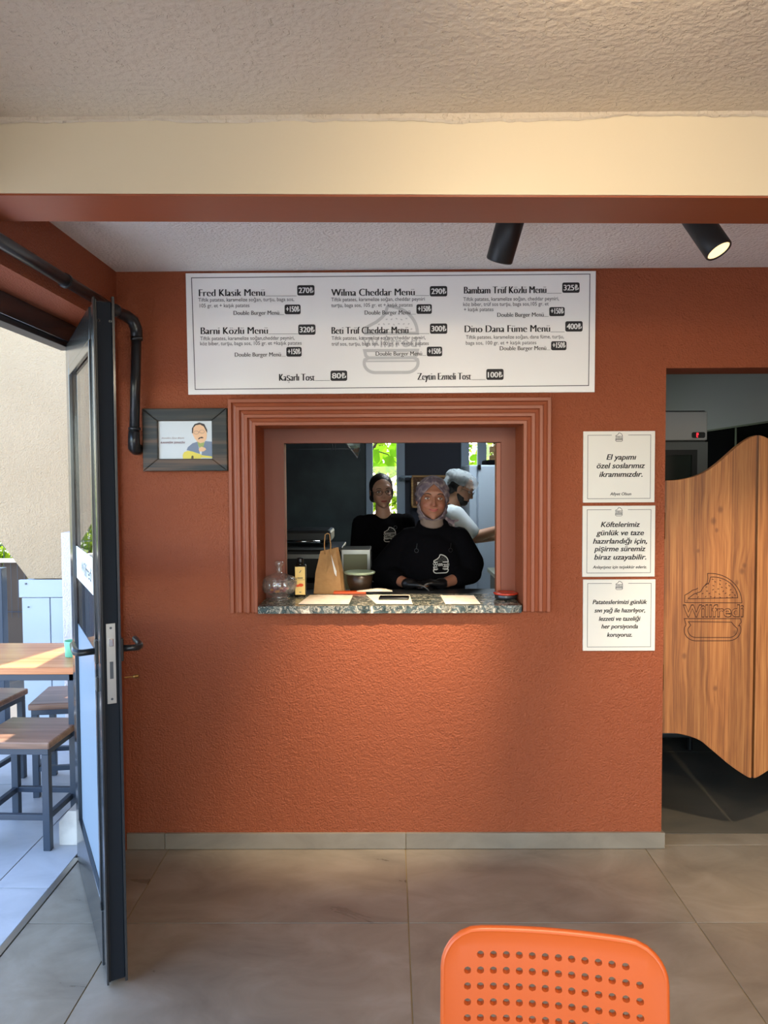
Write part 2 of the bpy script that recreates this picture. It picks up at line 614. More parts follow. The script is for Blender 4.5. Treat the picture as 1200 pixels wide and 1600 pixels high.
TERRA = srgb(148, 77, 46)
M = dict(
    terra=stucco('terracotta_stucco', TERRA, srgb(154, 81, 48), 150, .8, .005, .62),
    terra_smooth=mat('terracotta_paint', TERRA, .42, bump=(30, .12, .003)),
    white_stucco=stucco('white_stucco_ceiling', srgb(244, 242, 238), srgb(240, 238, 232), 90, 1.0, .006, .85),
    cream_stucco=stucco('cream_stucco_ceiling', srgb(212, 197, 173), srgb(202, 187, 163), 62, .5, .005, .8, pits=(55, .63)),
    cream=mat('cream_gloss_paint', srgb(222, 206, 174), .42, bump=(9, .25, .006)),
    ext_stucco=stucco('exterior_beige_stucco', srgb(190, 164, 132), srgb(182, 156, 124), 110, .8, .006, .9),
    lilac_stucco=stucco('pillar_render', srgb(226, 216, 216), srgb(216, 206, 206), 110, .8, .006, .9),
    tile=tilemat('floor_tile', srgb(116, 107, 94), srgb(140, 130, 114), srgb(158, 148, 133), .28),
    ext_tile=tilemat('terrace_tile', srgb(156, 158, 162), srgb(172, 174, 178), srgb(186, 188, 192), .4),
    tile_shaded=tilemat('floor_tile_shade_darkened', srgb(80, 78, 70), srgb(96, 92, 82), srgb(110, 104, 92), .4),  # room floor tile with the kitchen's shade put into its colour
    base_tile=tilemat('skirting_tile', srgb(118, 110, 98), srgb(134, 126, 112), srgb(146, 138, 124)),
    grout=mat('grout', srgb(150, 134, 100), .9),
    grout_dark=mat('dark_grout', srgb(92, 88, 82), .9),
    edge_dark=mat('dark_edge_strip', srgb(30, 34, 40), .7, spec=.15),
    film=None,
    anthracite=mat('anthracite_powder_coat', srgb(38, 42, 46), .16, spec=.8),
    black_metal=mat('black_metal', srgb(26, 28, 30), .42),
    black_pipe=mat('black_gloss_pipe', srgb(30, 32, 34), .28, bump=(40, .08, .002)),
    blue_steel=mat('dark_blue_steel', srgb(42, 54, 70), .4, bump=(60, .1, .001)),
    steel=mat('brushed_steel', srgb(170, 168, 162), .32, 1.0),
    dull_steel=mat('dull_stainless', srgb(84, 88, 92), .38, .85),
    chrome=mat('chrome', (.8, .8, .8), .12, 1.0),
    brass=mat('brass', srgb(120, 90, 50), .45, 1.0),
    glass=glass('clear_glass'),
    white_board=mat('white_print_board', srgb(242, 241, 238), .35),
    ink=mat('black_print', srgb(24, 22, 24), .6),
    ink_soft=mat('grey_print', srgb(74, 72, 76), .6),
    ink_pale=mat('pale_grey_watermark', srgb(202, 202, 200), .6),
    ink_white=mat('white_print', srgb(235, 235, 232), .6),
    shirt_print=mat('pale_shirt_print', srgb(190, 190, 186), .8),
    paper=mat('paper', srgb(236, 222, 200), .7, bump=(20, .2, .002), vary=(30, srgb(222, 200, 172), .45, .7)),
    sign=mat('cream_sign_board', srgb(222, 218, 208), .4),
    orange=mat('orange_lacquered_metal', srgb(192, 86, 30), .36, spec=.5),
    black_cloth=mat('black_jersey', srgb(9, 9, 12), .95, bump=(25, .35, .01), spec=.05),
    white_cloth=mat('white_jersey', srgb(214, 226, 232), .9, bump=(22, .35, .01)),
    dark_trousers=mat('dark_trousers', srgb(22, 24, 30), .95, bump=(20, .3, .01)),
    glove=mat('black_nitrile_glove', srgb(16, 16, 18), .35, bump=(60, .3, .003)),
    shoe=mat('black_shoe_leather', srgb(18, 18, 18), .5),
    dark_hair=mat('dark_hair', srgb(20, 15, 13), .45, bump=(120, .5, .004)),
    kitchen_dark=mat('dark_kitchen_wall', srgb(52, 64, 65), .6, bump=(8, .2, .01), vary=(2.5, srgb(36, 44, 47), .4, .6)),
    kitchen_grey=mat('grey_kitchen_wall', srgb(158, 158, 154), .7, bump=(8, .2, .01)),
    dado=mat('black_wall_cladding', srgb(8, 9, 10), .9, spec=.04),
    fridge_white=mat('white_enamel', srgb(186, 202, 218), .35),
    fridge_grey=mat('grey_enamel', srgb(168, 168, 170), .4),
    alu=mat('grey_window_profile', srgb(128, 142, 156), .45),
    navy=mat('navy_blind', srgb(18, 22, 36), .7),
    cork=mat('cork_board', srgb(96, 66, 44), .9, vary=(60, srgb(70, 46, 30), .4, .6)),
    pine=wood('pine_strip', srgb(120, 88, 44), srgb(150, 112, 62), srgb(176, 138, 84), 'x', 1.0),
    kraft=mat('kraft_paper', srgb(176, 136, 88), .8, bump=(14, .3, .006), vary=(60, srgb(168, 128, 82), .40, .70)),
    granite=None,
    saloon=wood('saloon_door_pine', srgb(108, 64, 32), srgb(146, 92, 48), srgb(168, 115, 64), 'z', 1.0,
                knots=[(1.29, .847, .012), (1.428, .703, .011), (1.41, 1.44, .014), (1.425, 1.40, .009),
                       (1.547, 1.245, .010), (1.515, 1.17, .010), (1.51, .95, .010), (1.345, 1.31, .008), (1.30, 1.09, .006),
                       (1.44, 1.49, .013), (1.537, 1.22, .012), (1.75, .9, .012), (1.85, 1.4, .012)],
                rough=.48, strips=.093),
    engrave=mat('burnt_groove', srgb(58, 27, 8), .8),
    table_wood=wood('terrace_table_wood', srgb(168, 100, 58), srgb(196, 124, 76), srgb(210, 142, 94), 'x', .8, rough=.25),
    stool_wood=wood('stool_wood', srgb(108, 78, 62), srgb(134, 100, 80), srgb(154, 118, 96), 'x', 1.2, rough=.3),
    frame_wood=None,
    shed=mat('pale_shed_board', srgb(176, 184, 194), .6, bump=(12, .1, .003)),
    mint=mat('mint_plastic', srgb(112, 196, 164), .4),
    leaf=leafmat('hedge_leaf', srgb(80, 120, 20), srgb(190, 210, 60)),
    leaf_big=leafmat('vine_leaf', srgb(110, 170, 20), srgb(170, 210, 60)),
    bark=mat('bark', srgb(90, 72, 56), .95, bump=(30, .6, .01)),
    fence_wood=mat('dark_fence_board', srgb(70, 58, 50), .8),
    pale_rail=mat('pale_rail', srgb(216, 206, 190), .7),
    black_plastic=mat('black_plastic', srgb(14, 14, 15), .35),
    red_led=mat('red_led', (.6, .01, .02), .4, emit=((1, .03, .05), 2.0)),
    bulb=mat('lamp_reflector', (.9, .75, .45), .4, emit=((1, .74, .38), 1.5)),
    label_yellow=mat('cream_bottle_label', srgb(240, 208, 130), .6),
    fruit=mat('orange_print', srgb(220, 80, 24), .6),
    bottle=mat('dark_bottle_glass', srgb(28, 24, 16), .12, spec=.6),
    candy_red=mat('red_candy', srgb(170, 60, 60), .3),
    candy_amber=mat('amber_candy', srgb(220, 140, 70), .3),
    marble=mat('white_marble', srgb(210, 204, 196), .4, vary=(8, srgb(180, 174, 168), .4, .65)),
)


def granite_mat():
    m = bpy.data.materials.new('green_granite')
    N, L, b = nodes(m)
    tc = N.new('ShaderNodeTexCoord')
    n = N.new('ShaderNodeTexNoise')
    n.inputs['Scale'].default_value = 38
    n.inputs['Detail'].default_value = 9
    n.inputs['Distortion'].default_value = 1.2
    L.new(tc.outputs['Object'], n.inputs['Vector'])
    r = N.new('ShaderNodeValToRGB')
    e = r.color_ramp.elements
    e[0].position = .3
    e[0].color = (*srgb(40, 50, 46), 1)
    e[1].position = .70
    e[1].color = (*srgb(214, 204, 186), 1)
    for p, c in ((.40, srgb(70, 84, 82)), (.47, srgb(40, 48, 46)), (.53, srgb(150, 148, 134)), (.57, srgb(62, 70, 66)), (.62, srgb(170, 160, 140))):
        r.color_ramp.elements.new(p).color = (*c, 1)
    L.new(n.outputs['Fac'], r.inputs[0])
    L.new(r.outputs[0], b.inputs['Base Color'])
    b.inputs['Roughness'].default_value = .22
    bp = N.new('ShaderNodeBump')
    bp.inputs['Strength'].default_value = .15
    bp.inputs['Distance'].default_value = .002
    L.new(n.outputs['Fac'], bp.inputs['Height'])
    L.new(bp.outputs['Normal'], b.inputs['Normal'])
    return m


M['granite'] = granite_mat()
def film_mat():
    m = bpy.data.materials.new('frosted_film')
    m.use_nodes = True
    N, L = m.node_tree.nodes, m.node_tree.links
    N.clear()
    out = N.new('ShaderNodeOutputMaterial')
    a, b = N.new('ShaderNodeMixShader'), N.new('ShaderNodeMixShader')
    d, t, g = N.new('ShaderNodeBsdfDiffuse'), N.new('ShaderNodeBsdfTranslucent'), N.new('ShaderNodeBsdfGlossy')
    d.inputs[0].default_value = (*srgb(156, 174, 192), 1)
    t.inputs[0].default_value = (*srgb(156, 174, 192), 1)
    g.inputs['Roughness'].default_value = .25
    a.inputs[0].default_value = .4
    b.inputs[0].default_value = .12
    L.new(d.outputs[0], a.inputs[1]); L.new(t.outputs[0], a.inputs[2])
    L.new(a.outputs[0], b.inputs[1]); L.new(g.outputs[0], b.inputs[2])
    L.new(b.outputs[0], out.inputs[0])
    return m
M['film'] = film_mat()
M['frame_wood'] = wood('worn_black_frame', srgb(26, 27, 24), srgb(44, 44, 38), srgb(96, 72, 52), 'x', .7, rough=.55)

# ------------------------------------------------------------------ helpers: lettering
_cap = None


def glyphs(body, shear=0.0, offset=0.0, res=3):
    cu = bpy.data.curves.new('t', 'FONT')
    cu.body = body
    cu.size = 1.0
    cu.shear = shear
    cu.offset = offset
    cu.resolution_u = res
    o = bpy.data.objects.new('t', cu)
    COL.objects.link(o)
    dg = bpy.context.evaluated_depsgraph_get()
    me = bpy.data.meshes.new_from_object(o.evaluated_get(dg))
    vs = np.array([v.co[:2] for v in me.vertices]) if len(me.vertices) else np.zeros((0, 2))
    fs = [tuple(p.vertices) for p in me.polygons]
    bpy.data.objects.remove(o)
    bpy.data.curves.remove(cu)
    bpy.data.meshes.remove(me)
    return vs, fs


def cap_height():
    global _cap
    if _cap is None:
        v, _ = glyphs('H')
        _cap = v[:, 1].max() - v[:, 1].min()
    return _cap


class Print:
    """collects flat lettering in a wall plane (x, z) facing -y"""
    def __init__(self):
        self.v, self.f = [], []

    def add(self, vs, fs, y):
        b = len(self.v)
        self.v += [(x, y, z) for x, z in vs]
        self.f += [tuple(i + b for i in f) for f in fs]

    def text(self, body, x0, x1, z, cap, y, shear=0.0, offset=0.0, contrast=0.0, k_=2):
        vs, fs = glyphs(body, shear, offset)
        if not len(vs):
            return
        w = vs[:, 0].max() - vs[:, 0].min()
        sx = (x1 - x0) / w
        sz = cap / cap_height()
        P = [((a - vs[:, 0].min()) * sx + x0, c * sz + z) for a, c in vs]
        self.add(P, fs, y)
        if contrast:
            for k in range(1, k_ + 1):
                self.add([(p[0] + contrast * k, p[1]) for p in P], fs, y - .00008 * k)

    def stroke(self, pts, w, y, closed=False):
        bm = ribbon(bmesh.new(), pts, w, closed, y)
        bm.verts.index_update()
        b = len(self.v)
        self.v += [tuple(v.co) for v in bm.verts]
        self.f += [tuple(v.index + b for v in f.verts) for f in bm.faces]
        bm.free()

    def poly(self, pts, y):
        self.add(pts, [tuple(range(len(pts)))], y)

    def build(self, name, m, parent=None):
        return obj(name, (self.v, self.f), m, parent)


def burger_strokes():
    """centre lines of the burger emblem, unit width, origin at its lower left, height about 1.22"""
    top = ([(.05, .70)] + [(.05, .80), (.14, .85), (.24, .90), (.34, .98), (.40, 1.05), (.44, 1.17)]
           + arc(.44, .70, .53, .48, 88, 8, 12) + [(.97, .70)])
    low = ([(.03, .40), (.97, .40), (.95, .31), (.90, .27)] + arc(.78, .18, .20, .17, 20, -90, 8)
           + arc(.22, .18, .20, .17, -90, -200, 8) + [(.10, .27), (.05, .31)])
    seeds = []
    rnd = random.Random(3)
    for j, zz in enumerate((.77, .86, .95, 1.04)):
        for i in range(9):
            x = .16 + i * .088 + (j % 2) * .04
            lim = .97 - (zz - .70) * .55
            if x < lim and x > .15 + (zz - .77) * 1.35:
                seeds.append((x, zz + rnd.uniform(-.012, .012), rnd.uniform(-.8, .8)))
    return top, low, seeds


def emblem(pr, x, z, w, y, thick=.05, word=True, seeds=True, bars=True, contrast=0):
    top, low, sd = burger_strokes()
    f = lambda p: (x + p[0] * w, z + p[1] * w)
    pr.stroke([f(p) for p in top], thick * w, y, True)
    pr.stroke([f(p) for p in low], thick * w, y, True)
    if bars:
        pr.stroke([f((.07, .27)), f((.93, .27))], thick * w, y - .0001)
        pr.stroke([f((.04, .21)), f((.96, .21))], thick * .5 * w, y - .0001)
    if seeds:
        for sx, sz, a in sd:
            dx, dz = .016 * math.cos(a), .016 * math.sin(a)
            pr.stroke([f((sx - dx, sz - dz)), f((sx + dx, sz + dz))], .02 * w, y - .0001)
    if word:
        pr.text('Willfredi', x - .02 * w, x + 1.03 * w, z + .46 * w, .18 * w, y - .0002, offset=.012)


# ================================================================== THE ROOM
# back wall with the serving hatch and the saloon doorway
HX0, HX1, HZ0, HZ1 = -.575, .577, 1.05, 1.863
DX0, DX1, DZ1 = 1.19, 2.005, 2.10
wall_back = struct(obj('wall_back', slab_with_holes('y', -1.37, 3.3, 0, 2.6, 3.33, 3.53,
                                                    [(HX0, HX1, HZ0, HZ1), (DX0, DX1, 0, DZ1)]), M['terra']))
wall_left = struct(obj('wall_left', slab_with_holes('x', -3.4, 3.33, 0, 2.6, -1.37, -1.17,
                                                    [(1.35, 3.30, 0, 2.285), (-3.0, .6, .04, 2.40)]), M['terra']))
struct(obj('wall_right', slab_with_holes('x', -3.4, 3.33, 0, 2.6, 3.3, 3.5, []), M['terra']))
struct(obj('wall_front', slab_with_holes('y', -1.37, 3.5, 0, 2.6, -3.6, -3.4, [(-1.0, 3.1, .04, 2.45)]), M['terra']))
fl = struct(obj('floor', box(-1.36, 3.3, -3.4, 3.40, -.06, -.004), M['grout']))
xs = [-2.05, -.985, .062, 1.117, 2.172, 3.24]
ys = [-3.575, -2.52, -1.465, -.41, .645, 1.70, 2.755, 3.40]
G = .0022
for i in range(len(xs)):
    for j in range(len(ys) - 1):
        a, b = xs[i], (xs[i + 1] if i + 1 < len(xs) else 4.3)
        a, b = max(a, -1.345), min(b, 3.3)
        c, d = max(ys[j], -3.4), min(ys[j + 1], 3.35)
        if b - a < .02:
            continue
        t = obj('tile', box(a + G, b - G, c + G, d - G, -.02, 0, .0012), M['tile'], fl)

bb = struct(obj('baseboard_back', box(-1.17, 1.19, 3.324, 3.331, 0, .068), M['grout']))
for a, b in ((-1.17, -1.0), (-1.0, .064), (.064, 1.203)):
    obj('tile', box(a + .0015, b - .0015, 3.316, 3.33, .002, .072, .001), M['base_tile'], bb)
bbe = struct(obj('baseboard_doorway', box(1.19, 1.201, 3.33, 3.52, .002, .07, .001), M['base_tile']))

struct(obj('ceiling', box(-1.37, 3.4, 2.22, 3.33, 2.525, 2.60), M['white_stucco']))
struct(obj('ceiling_front', box(-1.37, 3.4, -3.4, 2.02, 2.568, 2.64), M['cream_stucco']))
# beam, slightly out of level, cream face with a terracotta soffit
bm = bmesh.new()
bx(bm, -1.17, 3.3, 2.02, 2.22, 2.367, 2.60)
for v in bm.verts:
    if v.co.z < 2.45:
        v.co.z -= .011 * v.co.x
bmesh.ops.subdivide_edges(bm, edges=[e for e in bm.edges if abs((e.verts[0].co - e.verts[1].co).x) > 1], cuts=60)
for v in bm.verts:
    v.co.y += .0025 * noise.noise(Vector((v.co.x * 5, v.co.z * 4, 3))) if v.co.y < 2.1 else 0
beam = struct(obj('trim_beam', bm, M['cream']))
bm = bmesh.new()
bx(bm, -1.17, 3.3, 2.0215, 2.222, 2.3615, 2.3665)
for v in bm.verts:
    v.co.z -= .011 * v.co.x
obj('soffit', bm, M['terra_smooth'], beam)
# ragged lower edge of the coarse ceiling plaster on the beam
bm = bmesh.new()
prev = None
n = 420
for i in range(n + 1):
    x = -1.17 + (3.3 + 1.17) * i / n
    d = .015 + .014 * noise.noise(Vector((x * 2.0, 1, 0))) + .008 * noise.noise(Vector((x * 9, 2, 0))) + .004 * noise.noise(Vector((x * 40, 2, 0)))
    d = max(d, .003)
    th = .003 + .002 * noise.noise(Vector((x * 30, 7, 0)))
    ring = [bm.verts.new(p) for p in ((x, 2.021, 2.57), (x, 2.016 - th, 2.57), (x, 2.017 - th, 2.568 - d * .7), (x, 2.019, 2.568 - d))]
    if prev:
        for k in range(3):
            bm.faces.new((prev[k], ring[k], ring[k + 1], prev[k + 1]))
    prev = ring
obj('plaster_edge', bm, M['cream_stucco'], beam)

# stepped moulding round the hatch (left, top, right)
prof = [(0, 0)]
for k in range(4):
    u, f0 = k * .0338, .030 - .003 * k
    prof += [(u, f0 - .003), (u + .002, f0), (u + .0145, f0), (u + .0165, f0 - .003)]
    if k < 3:
        prof += [(u + .019, f0 - .012), (u + .0325, f0 - .0085)]
prof += [(.118, 0)]
bm = bmesh.new()
X0, X1, ZT, ZB = -.693, .693, 1.976, 1.055
rings = []
for st in range(4):
    ring = []
    for u, d in prof:
        x = (X0 + u) if st < 2 else (X1 - u)
        z = ZB if st in (0, 3) else ZT - u * .96
        ring.append(bm.verts.new((x, 3.331 - d, z)))
    rings.append(ring)
for a, b in zip(rings, rings[1:]):
    for k in range(len(prof) - 1):
        bm.faces.new((a[k], a[k + 1], b[k + 1], b[k]))
for r_ in (rings[0], rings[-1]):
    bm.faces.new(r_)
bmesh.ops.recalc_face_normals(bm, faces=bm.faces)
tr = struct(obj('trim_hatch', bm, M['terra_smooth']))
# hatch frame at the back of the recess, its terracotta darkened to suggest shade
hf = struct(obj('trim_hatch_frame', slab_with_holes('y', -.60, .60, 1.05, 1.90, 3.531, 3.60,
                                                    [(-.485, .512, 1.04, 1.797)]), mat('shade_darkened_terracotta', srgb(124, 62, 38), .5)))
obj('guide_rail', box(.492, .514, 3.548, 3.60, 1.085, 1.795, .002), M['terra_smooth'], hf)
obj('guide_rail', box(-.497, -.484, 3.56, 3.602, 1.085, 1.795, .002), M['terra_smooth'], hf)

# granite sill
bm = bmesh.new()
bx(bm, -.572, .567, 3.298, 3.625, 1.0505, 1.085)
bmesh.ops.subdivide_edges(bm, edges=[e for e in bm.edges if abs((e.verts[0].co - e.verts[1].co).x) > .5], cuts=90)
for v in bm.verts:
    if v.co.y < 3.31:
        v.co.y += .004 * noise.noise(Vector((v.co.x * 30, v.co.z * 50, 0)))
        if v.co.z > 1.07:
            v.co.z -= .002 + .0025 * abs(noise.noise(Vector((v.co.x * 40, 5, 0))))
sill = tag(obj('hatch_sill', bm, M['granite']), 'green-grey granite sill slab across the bottom of the serving hatch', 'sill')

# ------------------------------------------------------------------ the kitchen shell
struct(obj('wall_kitchen_left', slab_with_holes('x', 3.531, 7.2, 0, 2.6, -1.37, -1.22, []), M['kitchen_dark']))
struct(obj('wall_kitchen_right', slab_with_holes('x', 3.531, 7.2, 0, 2.6, 2.2, 2.35, []), M['kitchen_grey']))
dd = tag(obj('wall_cladding', box(2.186, 2.199, 3.54, 7.0, 0, 1.943), M['dado']), 'black panelling on the kitchen right wall under grey paint', 'panelling')
obj('joint_strip', box(2.182, 2.187, 4.86, 4.885, .02, 1.94), M['black_metal'], dd)
obj('top_cap', box(2.180, 2.199, 3.54, 7.0, 1.943, 1.953), M['black_plastic'], dd)
struct(obj('wall_kitchen_back', slab_with_holes('y', -1.22, 2.2, 0, 2.6, 7.0, 7.2, [(-.216, 1.6, .05, 2.25)]), M['kitchen_dark']))
struct(obj('ceiling_kitchen', box(-1.37, 2.35, 3.53, 7.2, 2.52, 2.6), M['kitchen_grey']))
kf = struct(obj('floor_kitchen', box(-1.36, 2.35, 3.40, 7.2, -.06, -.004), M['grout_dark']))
kys = [3.352, 3.46, 4.515, 5.57, 6.625, 7.19]
kxs = [-1.22, -.985, .062, 1.117, 2.172]
for i in range(4):
    for j in range(5):
        obj('tile', box(kxs[i] + G, kxs[i + 1] - G, kys[j] + G, kys[j + 1] - G, -.02, 0, .0012), M['tile' if j == 0 else 'tile_shaded'], kf)

kl = empty('added_fill_panel', (.50, 5.5, 2.52))  # unseen glowing panel, added to brighten the kitchen
tag(kl, 'unseen cool white panel added to light the kitchen, before the fridge', 'lamp')
obj('housing', box(-.31, .31, -.31, .31, -.03, 0, .002), M['steel'], kl)
obj('fill_diffuser', box(-.29, .29, -.29, .29, -.034, -.030), mat('cool_fill_emitter', (.8, .9, 1), .5, emit=((.86, .94, 1.0), 18.0)), kl)
# window wall at the back of the kitchen: grey profiles, panes, navy blind panel
win = struct(empty('window_1'))
def prof_box(x0, x1, z0=.05, z1=2.25, y0=6.98, y1=7.06):
    return obj('window_frame', box(x0, x1, y0, y1, z0, z1, .006), M['alu'], win)
for a, b in ((-.216, -.152), (.064, .14), (.648, .723), (.80, .88), (1.52, 1.6)):
    prof_box(a, b)
prof_box(-.216, 1.6, 2.19, 2.25)
prof_box(-.216, 1.6, .05, .13, 6.985, 7.055)
for a, b in ((-.152, .064), (.723, .80), (.88, 1.52)):
    obj('pane', box(a, b, 7.015, 7.021, .13, 2.19), M['glass'], win)
obj('blind_panel', box(.14, .648, 7.0, 7.03, .13, 2.19), M['navy'], win)
bm = bmesh.new()
tube(bm, [(.10, 6.975, 1.648), (.10, 6.93, 1.648), (.11, 6.925, 1.648), (.20, 6.925, 1.648)], .011, 12)
tube(bm, [(.10, 6.982, 1.63), (.10, 6.965, 1.63)], .022, 16)
obj('window_handle', bm, M['alu'], win, True)

# ================================================================== ENTRANCE DOOR, FRAME AND WALL BITS
# fixed frame
df = struct(empty('trim_door_frame'))
obj('frame_head', box(-1.385, -1.325, 1.36, 3.295, 2.205, 2.284, .003), M['anthracite'], df)
obj('frame_head', box(-1.40, -1.34, 1.36, 3.295, 2.185, 2.206, .002), M['black_metal'], df)
obj('frame_post', box(-1.350, -1.322, 3.250, 3.299, 0.004, 2.205, .002), M['anthracite'], df)
obj('frame_post', box(-1.385, -1.325, 1.352, 1.41, 0.004, 2.205, .003), M['anthracite'], df)
sh = struct(obj('trim_threshold', box(-1.37, -1.345, 1.36, 3.24, -.004, .004, .001), M['steel']))

door = struct(empty('door_1', (-.919, 2.40, 0)))
door.rotation_euler = (0, 0, math.atan2(.8856, -.4644))     # local x runs from lock edge to hinge
# in this frame local +y points to the outdoor (left) face, the leaf lies in -y
T = -.060
DW = .925
def dpart(name, x0, x1, y0, y1, z0, z1, m, bev=.002):
    return obj(name, box(x0, x1, y0, y1, z0, z1, bev), m, door)
# lock stile: C-shaped profile with proud lips
dpart('stile', .004, .10, T + .004, -.004, .012, 2.190, M['anthracite'])
dpart('edge_face', .002, .005, T + .005, -.007, .014, 2.188, M['edge_dark'], 0)
dpart('stile', DW - .10, DW, T, 0, .012, 2.190, M['anthracite'])
dpart('rail', .10, DW - .10, T, 0, 2.085, 2.190, M['anthracite'])
dpart('rail', .10, DW - .10, T, 0, .012, .20, M['anthracite'])
dpart('edge_lip', -.008, .012, -.006, .0, .008, 2.20, M['anthracite'], .001)
dpart('edge_lip', -.010, .014, T - .004, T + .004, .008, 2.205, M['anthracite'], .001)
dpart('seal', .0, .006, -.0125, -.0065, .012, 2.195, M['black_plastic'], .001)
dpart('glazing_bead', .10, DW - .10, -.012, .001, 2.055, 2.085, M['anthracite'])
dpart('glazing_bead', .10, DW - .10, -.012, .002, .20, .232, M['anthracite'])
dpart('glazing_bead', .10, .125, -.012, .002, .20, 2.085, M['anthracite'])
dpart('glazing_bead', DW - .125, DW - .10, -.012, .002, .20, 2.085, M['anthracite'])
dpart('pane', .12, DW - .12, -.020, -.014, .21, 2.075, M['glass'], 0)
fm = dpart('frosted_film', .123, DW - .123, -.0135, -.0128, .232, 1.045, M['film'], 0)
st = dpart('sticker', .125, DW - .125, -.0135, -.0125, 1.235, 1.365, mat('white_vinyl', srgb(232, 240, 238), .6), 0)
pr = Print()
pr.text('Willfredi', 0, .34, 0, .05, 0, offset=.012)
emblem(pr, .38, -.03, .09, 0, word=False)
o = pr.build('lettering', M['ink_soft'], st)
o.matrix_local = Matrix.Translation((DW - .30, -.0120, 1.275)) @ Matrix.Rotation(math.pi, 4, 'Z')
# lock
pl = dpart('lock_plate', -.0015, .004, -.048, -.020, .92, 1.177, M['steel'], .0005)
for z in (.935, 1.163):
    obj('screw', tube(bmesh.new(), [(-.002, -.034, z), (-.0028, -.034, z)], .004, 10), M['dull_steel'], pl)
obj('latch', box(-.010, 0, -.041, -.028, 1.105, 1.13, .002), M['chrome'], pl)
obj('deadbolt', box(-.0025, 0, -.040, -.029, 1.0, 1.055, .0005), M['dull_steel'], pl)
for s, y in ((1, 0.0), (-1, T - .006)):
    h = obj('handle', tube(bmesh.new(), [(.045, y, 1.085), (.045, y + s * .045, 1.083), (.047, y + s * .058, 1.083), (.056, y + s * .066, 1.085),
                                         (.075, y + s * .068, 1.088), (.15, y + s * .066, 1.092)], [.0105, .0105, .0115, .0115, .0105, .0095], 16), M['black_pipe'], door, True)
    obj('handle_rose', box(.028, .062, min(y, y + s * .011), max(y, y + s * .011), 1.045, 1.12, .003), M['black_metal'], h)
obj('keyhole_cover', box(.03, .058, 0, .009, .955, 1.0, .002), M['black_metal'], door)
for x in (.012,):
    for y in (-.018, -.052):
        obj('screw', tube(bmesh.new(), [(-.002 + .006, y, 2.13), (.002, y, 2.13)], .0045, 10), M['steel'], door)
key = empty('key', (-.835, 2.436, 1.0))
tag(key, 'small brass key sticking out of the entrance door lock', 'key')
obj('key_shaft', tube(bmesh.new(), [(-.018, -.008, 0), (.006, .004, 0)], .0022, 8), M['brass'], key)
obj('key_head', tube(bmesh.new(), [(.006, .004, 0), (.009, .0055, 0), (.020, .011, 0), (.023, .0125, 0)], [.003, .006, .006, .003], 8), M['brass'], key)

# black pipe along the left wall and down the corner
pz = 2.322
pipe = tag(obj('drain_pipe', tube(bmesh.new(), [(-1.118, -1.5, pz + .03), (-1.118, 2.2, pz), (-1.115, 3.1, pz)], .021, 20), M['black_pipe'], None, True),
           'glossy black pipe running along the left wall then down the corner beside the picture', 'pipe')
obj('pipe_bend', tube(bmesh.new(), [(-1.115, 3.08, pz), (-1.112, 3.18, pz - .002), (-1.098, 3.235, pz - .004), (-1.078, 3.262, pz - .02), (-1.068, 3.268, pz - .05), (-1.066, 3.268, pz - .09)],
                      [.0225, .0225, .024, .025, .025, .024], 20), M['black_pipe'], pipe, True)
obj('downpipe', tube(bmesh.new(), [(-1.066, 3.268, pz - .06), (-1.086, 3.27, 1.80)], .0205, 20), M['black_pipe'], pipe, True)
obj('pipe_bend', tube(bmesh.new(), [(-1.085, 3.27, 1.84), (-1.087, 3.27, 1.795), (-1.088, 3.275, 1.772), (-1.088, 3.295, 1.764), (-1.088, 3.328, 1.764)],
                      [.024, .0245, .026, .025, .025], 20), M['black_pipe'], pipe, True)
for p, q in (((-1.118, 2.67, pz), (-1.118, 2.69, pz)), ((-1.118, 2.10, pz + .001), (-1.118, 2.12, pz + .001)), ((-1.113, 3.14, pz), (-1.112, 3.155, pz)),
             ((-1.067, 3.268, pz - .088), (-1.067, 3.268, pz - .10)), ((-1.084, 3.27, 1.845), (-1.084, 3.27, 1.855))):
    obj('pipe_ring', tube(bmesh.new(), [p, q], .0255, 20), M['black_pipe'], pipe, True)


# ================================================================== SPOT LAMPS
def spot_fixture(loc, aim, label, lit, power, cone=85, blend=.7, col=(1, .80, .56), length=.165, r=.044, ceil=2.525, far=1.0):
    root = empty('ceiling_spotlight', loc)
    d = (Vector(aim) - Vector(loc)).normalized()
    q = (-d).to_track_quat('Z', 'Y').to_matrix().to_4x4()
    bm = lathe([(.0, length), (r - .004, length), (r, length - .004), (r, .004), (r - .002, 0), (r - .006, 0), (r - .006, .03), (0, .03)], 40)
    bmesh.ops.transform(bm, matrix=q @ Matrix.Translation((0, 0, -.03)), verts=bm.verts)
    obj('lamp_housing', bm, M['black_metal'], root, True).data.shade_smooth()
    bm = lathe([(0, .008), (r - .012, .004), (r - .0065, .0), (r - .0065, -.002), (r - .012, .001), (0, .004)], 32)
    bmesh.ops.transform(bm, matrix=q @ Matrix.Translation((0, 0, -.024)), verts=bm.verts)
    obj('lens', bm, M['bulb'], root, True)
    top = q @ Vector((0, 0, length * .6))
    zc = ceil - loc[2]
    obj('stem', tube(bmesh.new(), [(top.x, top.y, top.z), (top.x, top.y, zc - .03)], .008, 12), M['black_metal'], root, True)
    obj('mount', box(top.x - .03, top.x + .03, top.y - .05, top.y + .05, zc - .035, zc, .004), M['black_metal'], root)
    tag(root, label, 'spotlight', 'black ceiling spotlights')
    lo = Vector(loc) + d * .040
    lamp('lamp', 'SPOT', lo, aim=aim, energy=power, spot_size=R(cone), spot_blend=blend, shadow_soft_size=.03, color=col)
    return root


